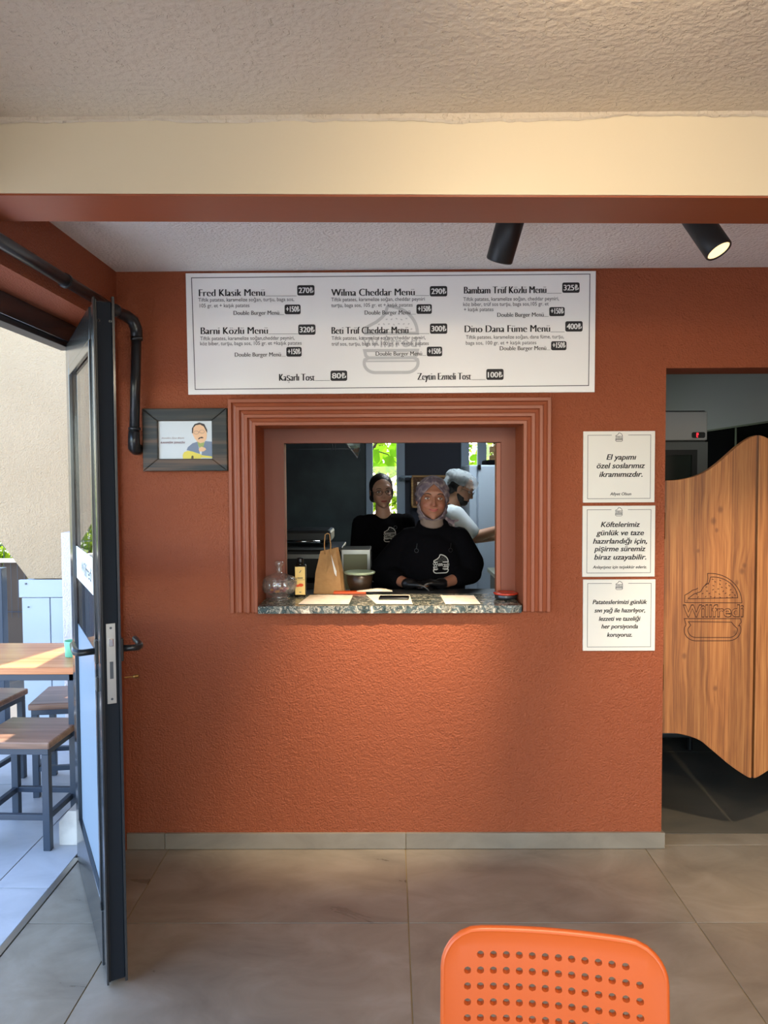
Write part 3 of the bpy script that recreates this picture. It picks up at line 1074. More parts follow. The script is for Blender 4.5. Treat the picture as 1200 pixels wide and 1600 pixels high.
spot_fixture((.372, 2.56, 2.375), (.0, 3.33, .90), 'black cylinder spotlight with its mouth turned to the wall, above the menu board right half', True, 300, 40, 1.0)
spot_fixture((1.055, 2.53, 2.385), (1.80, 1.75, .65), 'black cylinder spotlight with its glowing lens showing, right of the menu board', True, 60, 90, .8)
spot_fixture((1.5, 1.72, 2.42), (1.68, 3.5, .3), 'black cylinder spotlight on the near ceiling aimed at the saloon doors', True, 150, 50, .7, ceil=2.568)
spot_fixture((.35, .95, 2.42), (.6, 2.2, 2.1), 'black cylinder spotlight on the near ceiling aimed at the beam', True, 28, 120, 1.0, ceil=2.568)
spot_fixture((.35, .2, 2.42), (.8, 2.9, .3), 'black cylinder spotlight on the near ceiling aimed at the floor before the hatch', True, 110, 75, 1.0, ceil=2.568)
spot_fixture((1.2, -.4, 2.42), (.9, .9, .5), 'black cylinder spotlight on the near ceiling behind the orange chair', True, 60, 120, 1.0, ceil=2.568)

# ================================================================== MENU BOARD
mb = empty('menu_board')
tag(mb, 'wide white printed menu board above the serving hatch', 'menu board')
obj('panel', prism([(-.865, 1.998), (.881, 1.998), (.883, 2.511), (-.868, 2.514)], 3.318, 3.329, .0015), M['white_board'], mb)
MY = 3.3172
U = lambda px: -.867 + (px - 291) * .002737
V = lambda py, px=600: 2.516 - (py - 427) * .002726 - (px - 291) * .0000115
wm = Print()
emblem(wm, U(567), V(584), U(655) - U(567), MY, .055, True, True, True)
wm.build('watermark', M['ink_pale'], mb)
bd = Print()
bd.stroke([(U(300), V(435, 300)), (U(921), V(431, 921)), (U(920), V(604, 920)), (U(303), V(609, 303))], .0032, MY - .0002, True)
bd.build('border', M['ink_soft'], mb)
px2 = .002737
items = [
    ('Fred Klasik Menü', 311, 413, 464, 463, ('270₺', 465, 447, 492, 463),
     [('Tiftik patates, karamelize soğan, turşu, baga sos,', 310, 460, 472), ('105 gr. et + kaşık patates', 312, 390, 481)],
     (365, 438, 493), (445, 477, 470, 492)),
    ('Wilma Cheddar Menü', 518, 647, 464, 671, ('290₺', 672, 449, 699, 465),
     [('Tiftik patates, karamelize soğan, cheddar peyniri', 518, 664, 472), ('turşu, baga sos, 105 gr. et + kaşık patates', 518, 645, 481)],
     (570, 643, 493), (651, 477, 675, 492)),
    ('Bambam Trüf Közlü Menü', 725, 852, 461, 877, ('325₺', 878, 444, 905, 460),
     [('Tiftik patates, karamelize soğan, cheddar peyniri,', 724, 873, 472), ('köz biber, trüf sos turşu, baga sos,105 gr. et', 724, 857, 480), ('+ kaşık patates', 725, 771, 488)],
     (777, 851, 497), (858, 482, 882, 496)),
    ('Barni Közlü Menü', 313, 417, 523, 466, ('320₺', 466, 508, 493, 524),
     [('Tiftik patates, karamelize soğan,cheddar peyniri,', 312, 460, 532), ('köz biber, turşu, baga sos, 105 gr. et +kaşık patates', 312, 471, 540)],
     (366, 440, 558), (447, 543, 471, 558)),
    ('Beti Trüf Cheddar Menü', 518, 637, 523, 671, ('300₺', 672, 507, 699, 523),
     [('Tiftik patates, karamelize soğan, cheddar peyniri,', 518, 665, 532), ('trüf sos, turşu, baga sos, 100 gr. et +kaşık patates', 518, 670, 541)],
     (587, 661, 557), (667, 543, 691, 558)),
    ('Dino Dana Füme Menü', 726, 858, 521, 882, ('400₺', 883, 504, 910, 520),
     [('Tiftik patates, karamelize soğan, dana füme, turşu,', 728, 881, 531), ('baga sos, 100 gr. et + kaşık patates', 728, 838, 540)],
     (781, 855, 549), (861, 535, 885, 549)),
    ('Kaşarlı Tost', 435, 490, 596, 515, ('80₺', 516, 580, 542, 596), [], None, None),
    ('Zeytin Ezmeli Tost', 652, 735, 595, 759, ('100₺', 760, 578, 787, 595), [], None, None),
]
for name, a, b, base, lend, badge, desc, dbl, b2 in items:
    title = Print()
    title.text(name, U(a), U(b), V(base, a), 11.2 * px2, MY - .0004, offset=-.024, contrast=.0014, k_=3)
    lst = max(lend, badge[1] - 1)
    title.stroke([(U(b + 2), V(base - .5, b)), (U(lst), V(base - .5, lst))], .0014, MY - .0004)
    title.build('menu_title', M['ink'], mb)
    for s, c, d, e in desc:
        small = Print()
        small.text(s, U(c), U(d), V(e, c), 5.6 * px2, MY - .0004, offset=.004)
        small.build('menu_description', M['ink_soft'], mb)
    for bdg, lab in ((badge, badge[0]), ((None, *b2) if b2 else None, '+150₺')):
        if bdg is None:
            continue
        _, c, d, e, f = bdg
        dark, white = Print(), Print()
        dark.poly(rrect(U(c), U(e), V(f, c), V(d, c), .0075), MY - .0006)
        white.text(lab, U(c + 2.2), U(e - 2.2), V(f - 3.8, c), 8.4 * px2, MY - .0010, contrast=.0010)
        bo = dark.build('price_badge', M['ink'], mb)
        white.build('price', M['ink_white'], bo)
    if dbl:
        c, d, e = dbl
        title = Print()
        title.text('Double Burger Menü', U(c), U(d - 2), V(e, c), 6.6 * px2, MY - .0004, offset=-.014, contrast=.0007)
        title.stroke([(U(d - 1), V(e - .5, d)), (U(b2[0] - 1), V(e - .5, d))], .0010, MY - .0004)
        title.build('double_menu_line', M['ink'], mb)

# ================================================================== THREE SIGNS
UX = lambda px: (px - 608.2) * .002773
signs = [
    ('square cream notice beside the doorway, topmost of the three', (.835, 1.143, 1.524, 1.831),
     [('El yapımı', 945, 991, 718, 8.2), ('özel soslarımız', 930, 1005, 731, 8.2), ('ikramımızdır.', 934, 1001, 744, 8.2), ('Afiyet Olsun', 951, 984, 772, 4.4)], 783, 675),
    ('square cream notice beside the doorway, middle one with six lines of text', (.834, 1.147, 1.202, 1.510),
     [('Köftelerimiz', 937, 998, 823, 8), ('günlük ve taze', 930, 1004, 836, 8), ('hazırlandığı için,', 925, 1009, 849, 8), ('pişirme süremiz', 927, 1007, 861, 8),
      ('biraz uzayabilir.', 927, 1008, 874, 8), ('Anlayışınız için teşekkür ederiz.', 925, 1009, 888, 4.6)], 901, 790),
    ('square cream notice beside the doorway, lowest of the three', (.838, 1.151, .878, 1.190),
     [('Patateslerimizi günlük', 925, 1010, 943, 6.6), ('sıvı yağ ile hazırlıyor,', 928, 1007, 956, 6.6), ('lezzeti ve tazeliği', 935, 1000, 969, 6.6),
      ('her porsiyonda', 939, 996, 981, 6.6), ('koruyoruz.', 948, 987, 994, 6.6)], 1016, 905),
]
for lab, (x0, x1, z0, z1), lines, pyb, pyt in signs:
    s = empty('notice_sign', ((x0 + x1) / 2, 3.33, z0))
    tag(s, lab, 'sign', 'three square notices beside the doorway')
    cx, cz = s.location.x, s.location.z
    o = obj('panel', box(x0, x1, 3.322, 3.3295, z0, z1, .0012), M['sign'], s)
    o.matrix_parent_inverse = Matrix.Translation((-cx, -3.33, -cz))
    pr = Print()
    VZ = lambda py: z1 - (py - pyt) * (z1 - z0) / (pyb - pyt)
    yy = 3.3215
    for t, a, b, base, cap in lines:
        pr = Print()
        pr.text(t, UX(a), UX(b), VZ(base), cap * .00277, yy, shear=.24, offset=.010 if cap > 5 else .006, contrast=.0006 if cap > 5 else .0003)
        o = pr.build('text_line', M['ink'], s)
        o.matrix_parent_inverse = Matrix.Translation((-cx, -3.33, -cz))
    pr = Print()
    i = .019
    xm = (x0 + x1) / 2
    pr.stroke([(xm - .033, z1 - .017), (x0 + i, z1 - .017), (x0 + i, z0 + .017), (x1 - i, z0 + .017), (x1 - i, z1 - .017), (xm + .038, z1 - .017)], .0020, yy)
    emblem(pr, xm - .0165, z1 - .044, .031, yy, .07, True, False, True)
    o = pr.build('border', M['ink_soft'], s)
    o.matrix_parent_inverse = Matrix.Translation((-cx, -3.33, -cz))

# ================================================================== FRAMED PICTURE
pf = empty('picture_frame')
tag(pf, 'landscape picture in a worn black wooden frame, left of the hatch', 'picture')
x0, x1, z0, z1 = -1.060, -.696, 1.669, 1.938
w = .066
for pts, ax in (([(x0, z0), (x1, z0), (x1 - w, z0 + w * .8), (x0 + w, z0 + w * .8)], 0), ([(x0, z1), (x0 + w, z1 - w * .8), (x1 - w, z1 - w * .8), (x1, z1)], 0),
                ([(x0, z0), (x0 + w, z0 + w * .8), (x0 + w, z1 - w * .8), (x0, z1)], 1), ([(x1, z0), (x1, z1), (x1 - w, z1 - w * .8), (x1 - w, z0 + w * .8)], 1)):
    obj('frame_bar', prism(pts, 3.298, 3.329, .004), M['frame_wood'], pf)
px0, px1, pz0, pz1 = -.995, -.738, 1.722, 1.884
pic = obj('print', box(px0, px1, 3.310, 3.318, pz0, pz1), mat('pale_print_paper', srgb(206, 208, 206), .35), pf)
A = lambda u, v: (px0 + (u - 75) / 985 * (px1 - px0), pz1 - (v - 100) / 620 * (pz1 - pz0))
def flat(name, polys, c, y):
    p = Print()
    for q in polys:
        p.poly([A(*t) for t in q][::1], y)
    return p.build(name, mat(name + '_ink', c, .6), pic)
flat('drawn_jacket', [[(540, 580), (560, 530), (640, 465), (720, 440), (740, 520), (760, 640), (560, 580)],
                      [(850, 430), (960, 440), (1000, 510), (1050, 660), (1050, 700), (780, 700), (800, 560), (830, 480)]], srgb(120, 130, 146), 3.3096)
flat('drawn_shirt', [[(720, 440), (760, 440), (840, 440), (820, 530), (760, 560), (735, 500)]], srgb(158, 168, 96), 3.3093)
flat('drawn_head', [[(640, 300), (650, 200), (700, 150), (770, 135), (840, 170), (870, 250), (880, 330), (870, 400), (830, 450), (770, 465), (720, 440), (680, 390), (655, 340)],
                    [(740, 560), (780, 520), (850, 540), (865, 570), (820, 600), (750, 600)]], srgb(232, 184, 140), 3.3090)
flat('drawn_hair', [[(632, 300), (635, 220), (680, 150), (760, 125), (840, 150), (885, 250), (885, 300), (865, 260), (830, 190), (770, 158), (700, 170), (660, 210), (650, 300)],
                    [(730, 400), (750, 372), (800, 358), (830, 380), (800, 384), (770, 384), (745, 402)]], srgb(60, 48, 44), 3.3087)
p = Print()
for u in (705, 800):
    p.stroke([A(u + 42 * math.cos(k * .524), 290 + 28 * math.sin(k * .524) - (u - 705) * .15) for k in range(12)], .0013, 3.3084, True)
p.stroke([A(745, 285), A(762, 278)], .0013, 3.3084)
p.build('drawn_glasses', mat('brown_glasses_line', srgb(150, 120, 110), .6), pic)
p = Print()
p.text('Kendim İşte Böyle', A(130, 0)[0], A(505, 0)[0], A(0, 390)[1], .0065, 3.3090, shear=.4)
p.build('script_lettering', mat('brown_drawn_line', srgb(150, 120, 110), .6), pic)
p = Print()
p.text('RAHMİM ŞENSİN', A(110, 0)[0], A(515, 0)[0], A(0, 468)[1], .0080, 3.3090, shear=.3, contrast=.0003)
p.build('drawn_lettering', mat('dark_red_letter', srgb(110, 52, 58), .6), pic)
flat('drawn_guitar', [[(480, 718), (475, 660), (500, 610), (560, 588), (640, 600), (700, 625), (780, 650), (790, 690), (770, 718)],
                      [(780, 660), (1050, 695), (1050, 715), (780, 700)]], srgb(226, 206, 84), 3.3083)
flat('drawn_sound_hole', [[(615, 718), (622, 675), (640, 665), (655, 680), (655, 718)]], srgb(96, 84, 40), 3.3080)

# ================================================================== SALOON DOORS
def smooth_curve(P, n=10):
    out = []
    for i in range(len(P) - 1):
        p0 = P[max(i - 1, 0)]; p1 = P[i]; p2 = P[i + 1]; p3 = P[min(i + 2, len(P) - 1)]
        for k in range(n):
            t = k / n
            out.append(tuple(.5 * ((2 * p1[a]) + (-p0[a] + p2[a]) * t + (2 * p0[a] - 5 * p1[a] + 4 * p2[a] - p3[a]) * t * t
                                   + (-p0[a] + 3 * p1[a] - 3 * p2[a] + p3[a]) * t ** 3) for a in (0, 1)))
    out.append(P[-1])
    return out


top = smooth_curve([(1.197, 1.618), (1.259, 1.621), (1.328, 1.636), (1.383, 1.661), (1.438, 1.702), (1.507, 1.763), (1.562, 1.801), (1.5935, 1.812)])
bot = smooth_curve([(1.197, .503), (1.272, .50), (1.357, .474), (1.414, .430), (1.499, .358), (1.571, .309), (1.5935, .301)])
AXM = 1.5985
for side in (0, 1):
    f = (lambda p: p) if side == 0 else (lambda p: (2 * AXM - p[0], p[1]))
    ol = [f(p) for p in bot] + [f(p) for p in reversed(top)]
    d = struct(obj('door_%d' % (side + 2), prism(ol, 3.352, 3.384, .002), M['saloon']))
    hx = f((1.197, 0))[0]
    s = 1 if side == 0 else -1
    for z in (1.42, .755):
        hp = obj('hinge', box(min(hx - s * .006, hx + s * .003), max(hx - s * .006, hx + s * .003), 3.349, 3.372, z - .055, z + .055, .001), M['brass'], d)
        obj('hinge_pin', tube(bmesh.new(), [(hx - s * .002, 3.347, z - .057), (hx - s * .002, 3.347, z + .057)], .004, 10), M['brass'], hp, True)
    if side == 0:
        sx = (1.540 - 1.288) / 900
        E = lambda u, v: (1.288 + (u - 150) * sx, .914 + (1262 - v) * (.297 / 1092))
        p = Print()
        yy = 3.3515
        lw = .0034
        lines = [
            ([(155, 640), (155, 520), (225, 480), (275, 440), (330, 425), (360, 405)], False),
            ([(460, 375), (480, 345), (500, 325), (510, 250), (505, 172)] + [(545 + 500 * math.cos(R(a)), 648 - 478 * math.sin(R(a))) for a in range(92, -1, -6)] + [(1045, 648), (155, 640)], False),
            ([(205, 575), (300, 500), (400, 465), (450, 380), (530, 320), (552, 230)] + [(585 + 397 * math.cos(R(a)), 590 - 362 * math.sin(R(a))) for a in range(94, -1, -6)] + [(205, 580)], False),
            ([(180, 1000), (150, 900), (1030, 905), (1040, 960), (1000, 1020)] + [(850 + 186 * math.cos(R(a)), 1085 - 177 * math.sin(R(a))) for a in range(22, -91, -8)]
             + [(340 - 188 * math.sin(R(a)), 1085 + 177 * math.cos(R(a))) for a in range(0, 106, 8)] + [(180, 1000)], False),
            ([(255, 1005), (215, 950), (890, 960), (925, 1010)] + [(850 + 132 * math.cos(R(a)), 1085 - 125 * math.sin(R(a))) for a in range(10, -91, -8)]
             + [(340 - 130 * math.sin(R(a)), 1085 + 122 * math.cos(R(a))) for a in range(0, 112, 8)] + [(255, 1005)], False),
        ]
        for pts, cl in lines:
            p.stroke([E(*q) for q in pts], lw, yy, cl)
        rnd = random.Random(5)
        for u, v in ((585, 265), (625, 305), (705, 285), (520, 335), (600, 368), (700, 345), (795, 335), (490, 388), (845, 370), (730, 395), (800, 405), (595, 432),
                     (675, 420), (868, 435), (500, 455), (635, 470), (753, 458), (540, 493), (432, 495), (340, 505), (693, 505), (790, 493), (898, 480), (480, 545), (560, 548),
                     (360, 553), (620, 557), (708, 560), (808, 562), (855, 520), (935, 522), (900, 558)):
            a = rnd.uniform(-.9, .9)
            p.stroke([E(u - 14 * math.cos(a), v - 14 * math.sin(a)), E(u + 14 * math.cos(a), v + 14 * math.sin(a))], .0032, yy)
        # outlined word: dark letters with the wood-coloured letter inside
        p.text('Willfredi', E(122, 0)[0], E(1075, 0)[0], E(0, 872)[1], .052, yy, offset=.038)
        p.build('engraving', M['engrave'], d)
        p = Print()
        p.text('Willfredi', E(136, 0)[0], E(1061, 0)[0], E(0, 864)[1], .0475, yy - .0006, offset=.006)
        p.build('engraving_word', M['saloon'], d)

# ================================================================== ORANGE CHAIR
def perforated_back(hw=.188, ht=.40, pitch=.0222, pz_=.0262, hr=.0062, nx=14, ny=13, th=.011):
    """perforated sheet with a rounded rim: cells with round holes, then a border, then the rim"""
    gw = pitch * nx / 2
    gt = ht - .029
    bm = bmesh.new()
    cache = {}

    def V_(x, z, y):
        k = (round(x, 5), round(z, 5), round(y, 5))
        if k not in cache:
            cache[k] = bm.verts.new((x, y, z))
        return cache[k]
    ns = 12
    for j in range(ny):
        for i in range(nx):
            cx, cz = -gw + (i + .5) * pitch, gt - (j + .5) * pz_
            hx, hz = pitch / 2, pz_ / 2
            sq = [(hx, 0), (hx, hz * .5), (hx, hz), (0, hz), (-hx, hz), (-hx, hz * .5), (-hx, 0), (-hx, -hz * .5), (-hx, -hz), (0, -hz), (hx, -hz), (hx, -hz * .5)]
            sq = [(cx + a, cz + b) for a, b in sq]
            hole = not (j == 0 and i in (0, nx - 1))
            for y in (-th / 2, th / 2):
                if hole:
                    ring = [(cx + hr * math.cos(a), cz + hr * math.sin(a)) for a in
                            [math.atan2(q[1] - cz, q[0] - cx) for q in sq]]
                    for k in range(ns):
                        k2 = (k + 1) % ns
                        bm.faces.new((V_(*sq[k], y), V_(*sq[k2], y), V_(*ring[k2], y), V_(*ring[k], y)))
                else:
                    bm.faces.new([V_(*q, y) for q in sq])
            if hole:
                for k in range(ns):
                    k2 = (k + 1) % ns
                    bm.faces.new((V_(*ring[k], -th / 2), V_(*ring[k2], -th / 2), V_(*ring[k2], th / 2), V_(*ring[k], th / 2)))
    gb = gt - ny * pz_
    per = []
    for i in range(nx * 2):
        per.append((gw - i * pitch / 2, gt))
    for j in range(ny * 4):
        if j % 2 == 0 or True:
            per.append((-gw, gt - j * pz_ / 4))
    for i in range(nx * 2):
        per.append((-gw + i * pitch / 2, gb))
    for j in range(ny * 4):
        per.append((gw, gb + j * pz_ / 4))
    r, r2, zb = .062, .03, gb - .028

    def outline(p_, grow):
        # walk out from a shrunken core so that sides stay straight and corners turn round
        core = (max(-hw + r, min(hw - r, p_[0])), max(zb + r2, min(ht - r, p_[1])))
        top_ = p_[1] > (ht + zb) / 2
        rad = r if top_ else r2
        cx_ = max(-hw + rad, min(hw - rad, p_[0]))
        cz_ = max(zb + rad, min(ht - rad, p_[1]))
        dx, dz = p_[0] - cx_, p_[1] - cz_
        if abs(p_[0]) >= gw - 1e-6 and abs(dz) < 1e-9:
            dx, dz = math.copysign(1, p_[0]), 0
        elif abs(dx) < 1e-9:
            dx, dz = 0, math.copysign(1, p_[1] - (ht + zb) / 2)
        l_ = math.hypot(dx, dz)
        return cx_ + dx / l_ * (rad + grow), cz_ + dz / l_ * (rad + grow)
    prof = [(-.006, -th / 2), (-.003, -th / 2 - .0012), (0, -th / 2), (.0025, -th / 4), (.0032, 0), (.0025, th / 4), (0, th / 2), (-.003, th / 2 + .0012), (-.006, th / 2)]
    rings = [[V_(*q, -th / 2) for q in per]]
    for g_, y in prof:
        rings.append([bm.verts.new((outline(q, g_)[0], y, outline(q, g_)[1])) for q in per])
    rings.append([V_(*q, th / 2) for q in per])
    n_ = len(per)
    for a, b in zip(rings, rings[1:]):
        for k in range(n_):
            k2 = (k + 1) % n_
            bm.faces.new((a[k], a[k2], b[k2], b[k]))
    bmesh.ops.recalc_face_normals(bm, faces=bm.faces)
    return bm


ch = empty('dining_chair', (.275, 1.285, 0), R(-8))
tag(ch, 'orange metal chair with a perforated rounded backrest, nearest the camera', 'chair')
bm = perforated_back()
for v in bm.verts:
    x, y, z = v.co
    v.co = (x, y + .020 * (1 - (x / .186) ** 2) + (.40 - z) * -.12, z)
back = obj('backrest', bm, M['orange'], ch, True)
back.location = (0, 0, .447)
back.data.set_sharp_from_angle(angle=R(40))
# seat toward the camera side (local -y)
bm = bmesh.new()
bx(bm, -.205, .205, -.45, -.045, .435, .455, .009)
obj('seat', bm, M['orange'], ch, True)
for sx_ in (-1, 1):
    obj('leg', tube(bmesh.new(), [(sx_ * .185, -.05, .44), (sx_ * .205, .03, 0.0)], [.014, .010], 14), M['orange'], ch, True)
    obj('leg', tube(bmesh.new(), [(sx_ * .185, -.42, .44), (sx_ * .205, -.46, 0.0)], [.014, .010], 14), M['orange'], ch, True)
    obj('back_support', tube(bmesh.new(), [(sx_ * .16, -.06, .44), (sx_ * .165, -.045, .50), (sx_ * .165, -.038, .56)], .010, 12), M['orange'], ch, True)

# ================================================================== THINGS ON THE SILL
SZ = 1.085
# glass candy jar with lid
jar = empty('candy_jar', (-.503, 3.465, SZ))
tag(jar, 'fluted clear glass candy jar with knobbed lid on the left end of the sill', 'jar')
def realglass(name):
    m = bpy.data.materials.new(name)
    N, L, b = nodes(m)
    b.inputs['Base Color'].default_value = (.97, .98, .97, 1)
    b.inputs['Roughness'].default_value = .03
    b.inputs['Transmission Weight'].default_value = 1.0
    b.inputs['IOR'].default_value = 1.45
    return m
M['cut_glass'] = glass('cut_glass', (.96, .97, .96), .13, 2.2)
_N, _L = M['cut_glass'].node_tree.nodes, M['cut_glass'].node_tree.links
_mx, _d = _N.new('ShaderNodeMixShader'), _N.new('ShaderNodeBsdfDiffuse')
_mx.inputs[0].default_value = .06
_out = next(n for n in _N if n.type == 'OUTPUT_MATERIAL')
_src = _out.inputs[0].links[0].from_socket
_L.new(_src, _mx.inputs[1]); _L.new(_d.outputs[0], _mx.inputs[2]); _L.new(_mx.outputs[0], _out.inputs[0])
prof = [(0, .0), (.048, .0), (.050, .004), (.040, .010), (.030, .018), (.040, .024), (.066, .036), (.076, .060), (.078, .085), (.072, .092),
        (.068, .092), (.073, .083), (.071, .060), (.060, .040), (.034, .030), (0, .028)]
obj('bowl', lathe(prof, 96, .09, 16, .02, .088), M['cut_glass'], jar, True)
prof = [(0, .090), (.060, .090), (.079, .092), (.079, .097), (.060, .106), (.030, .118), (.012, .124), (.008, .130), (.014, .137), (.010, .146), (.012, .152), (.020, .160), (.022, .168), (.016, .176), (0, .178)]
obj('lid', lathe(prof, 96, .07, 16, .093, .12), M['cut_glass'], jar, True)
for k in range(26):
    a, rr = random.uniform(0, 6.28), random.uniform(0, .048)
    layer = k // 13
    bm = bmesh.new()
    bmesh.ops.create_icosphere(bm, subdivisions=2, radius=.010)
    bmesh.ops.scale(bm, vec=(1.15, .8, .6), verts=bm.verts)
    c = obj('wrapped_candy', bm, M['candy_red'] if k % 3 else M['candy_amber'], None, True)
    c.location = (-.503 + rr * math.cos(a), 3.465 + rr * math.sin(a), SZ + .040 + layer * .011)
    c.rotation_euler = (random.uniform(-.4, .4), random.uniform(-.4, .4), a)
    tag(c, ('small red wrapped sweet' if k % 3 else 'small amber wrapped sweet') + ' inside the fluted glass jar', 'candy', 'sweets in the glass jar')

bt = empty('sauce_bottle', (-.419, 3.575, SZ), 0)
tag(bt, 'square dark bottle with a cream label, behind the glass jar', 'bottle')
obj('bottle_body', box(-.026, .026, -.026, .026, 0, .148, .006), M['bottle'], bt, True)
obj('bottle_neck', lathe([(0, .145), (.016, .145), (.013, .152), (.012, .158), (0, .158)], 20), M['bottle'], bt, True)
obj('cap', lathe([(0, .156), (.015, .156), (.016, .160), (.016, .176), (.014, .179), (0, .179)], 20), M['black_plastic'], bt, True)
lb = obj('label', box(-.022, .024, -.0272, -.0262, .010, .140), M['label_yellow'], bt)
p = Print()
p.poly([(-.013 + .013 * math.cos(k * .785) , .052 + .006 * math.sin(k * .785)) for k in range(8)], -.0277)
p.poly([(.004 + .013 * math.cos(k * .785) , .055 + .008 * math.sin(k * .785)) for k in range(8)], -.0278)
p.build('printed_fruit', M['fruit'], lb)
p = Print()
p.stroke([(-.012, .088), (.014, .088)], .004, -.0277)
p.stroke([(-.018, .080), (.020, .080)], .0016, -.0277)
p.stroke([(-.002, .112), (.006, .124)], .003, -.0277)
p.stroke([(-.004, .022), (.006, .022)], .003, -.0277)
p.build('printed_lines', M['ink_soft'], lb)

# papers on the sill
def sheet(pts, z, lab):
    n_ = 8
    bm = bmesh.new()
    g = []
    for i in range(n_ + 1):
        row = []
        for j in range(n_ + 1):
            u, v = i / n_, j / n_
            x = (pts[0][0] * (1 - u) + pts[1][0] * u) * (1 - v) + (pts[3][0] * (1 - u) + pts[2][0] * u) * v
            y = (pts[0][1] * (1 - u) + pts[1][1] * u) * (1 - v) + (pts[3][1] * (1 - u) + pts[2][1] * u) * v
            row.append(bm.verts.new((x, y, z + .0006 + .0012 * abs(noise.noise(Vector((x * 9, y * 9, 0)))))))
        g.append(row)
    for i in range(n_):
        for j in range(n_):
            bm.faces.new((g[i][j], g[i + 1][j], g[i + 1][j + 1], g[i][j + 1]))
    e = bmesh.ops.extrude_face_region(bm, geom=bm.faces[:])
    bmesh.ops.translate(bm, vec=(0, 0, -.0005), verts=[v for v in e['geom'] if isinstance(v, bmesh.types.BMVert)])
    bmesh.ops.recalc_face_normals(bm, faces=bm.faces)
    o = obj('paper_sheet', bm, M['paper'])
    tag(o, lab, 'paper', 'papers on the granite sill')
    return o


sheet([(-.403, 3.34), (-.181, 3.335), (-.175, 3.59), (-.378, 3.60)], SZ, 'cream paper sheet lying on the sill in front of the paper bag')
sheet([(-.061, 3.332), (.098, 3.328), (.092, 3.595), (-.114, 3.60)], SZ, 'cream paper sheet lying on the sill under the black phone')
sheet([(.240, 3.324), (.393, 3.320), (.390, 3.57), (.235, 3.575)], SZ, 'cream paper sheet lying on the sill, rightmost of the three')
bm = bmesh.new()
bx(bm, -.068, .068, -.035, .035, 0, .009, .003)
ph = obj('phone', bm, M['black_plastic'], None, True)
ph.location = (.018, 3.475, SZ + .002)
ph.rotation_euler = (0, 0, R(-4))
tag(ph, 'black phone lying on the paper in the middle of the sill', 'phone')
obj('screen', box(-.064, .064, -.031, .031, .0088, .0094), mat('phone_glass', (.004, .004, .005), .08), ph)
# orange folder edge and white slips at the back edge
o = obj('folder', box(-.27, -.115, 3.63, 3.678, 1.0855, 1.094, .001), mat('orange_folder', srgb(206, 84, 34), .5))
tag(o, 'orange folder lying behind the sill edge in front of the bowl', 'folder')
o = obj('receipt_slip', prism([(-.16, 1.0945), (.01, 1.0945), (-.02, 1.103), (-.06, 1.106), (-.10, 1.102)], 3.64, 3.675), M['paper'])
tag(o, 'crumpled white slip on the orange folder', 'paper')
# small red dish with nibbed grey feet at the right end
dish = empty('ashtray', (.525, 3.47, SZ))
tag(dish, 'small red glass ashtray with grey notches at the right end of the sill', 'ashtray')
obj('dish_base', lathe([(0, .001), (.044, .001), (.048, .004), (.050, .020), (.046, .022), (.040, .010), (0, .008)], 32, .08, 9, .002, .021), M['dull_steel'], dish, True)
obj('dish_rim', lathe([(.040, .018), (.055, .022), (.057, .028), (.048, .031), (.036, .026)], 32), mat('red_glass', srgb(190, 60, 40), .15, spec=.7), dish, True)

# worktop behind the hatch
kt = empty('kitchen_worktop')
tag(kt, 'steel shelf worktop directly behind the hatch sill', 'worktop')
obj('top', box(-1.15, 1.10, 3.63, 3.86, 1.045, 1.075, .003), M['dull_steel'], kt)
obj('front_panel', box(-1.15, 1.10, 3.82, 3.84, .1, 1.045), M['black_metal'], kt)
for x in (-1.12, 1.04):
    obj('leg', box(x, x + .04, 3.70, 3.74, 0, 1.045, .002), M['dull_steel'], kt)

# kraft bag
bag = empty('paper_bag', (-.298, 3.745, 1.0755), R(-8))
tag(bag, 'brown kraft paper bag with twisted handle standing behind the sill', 'paper bag')
bm = bmesh.new()
lo = [(-.068, -.045, 0), (.072, -.045, 0), (.072, .045, 0), (-.068, .045, 0)]
mi = [(-.060, -.040, .10), (.060, -.038, .10), (.062, .040, .10), (-.060, .042, .10)]
hi = [(-.040, -.012, .205), (.036, -.020, .218), (.044, .010, .222), (-.036, .012, .205)]
Rg = []
for lv in (lo, mi, hi):
    ring = []
    for i in range(4):
        a, b = Vector(lv[i]), Vector(lv[(i + 1) % 4])
        ring.append(bm.verts.new(a))
        m_ = (a + b) / 2
        if i == 0:
            m_ = a.lerp(b, .46) + Vector((0, .008 if lv is hi else -.002, 0))
        if i in (1, 3) and lv is not lo:
            m_.x *= .55
        ring.append(bm.verts.new(m_))
    Rg.append(ring)
for a, b in zip(Rg, Rg[1:]):
    for k in range(8):
        bm.faces.new((a[k], a[(k + 1) % 8], b[(k + 1) % 8], b[k]))
bm.faces.new(Rg[0][::-1])
obj('bag_body', bm, M['kraft'], bag)
mod = bag.children[0].modifiers.new('s', 'SOLIDIFY')
mod.thickness = .0012
obj('handle', tube(bmesh.new(), [(-.016, -.018, .19), (-.020, -.016, .235), (-.016, -.014, .285), (-.004, -.013, .292), (.006, -.013, .288), (.012, -.015, .235), (.010, -.018, .19)], .0028, 8), M['kraft'], bag, True)
obj('white_tag', prism([(.020, .19), (.026, .17), (.046, .11), (.045, .085), (.036, .10), (.028, .14)], -.0455, -.0445), M['ink_white'], bag)

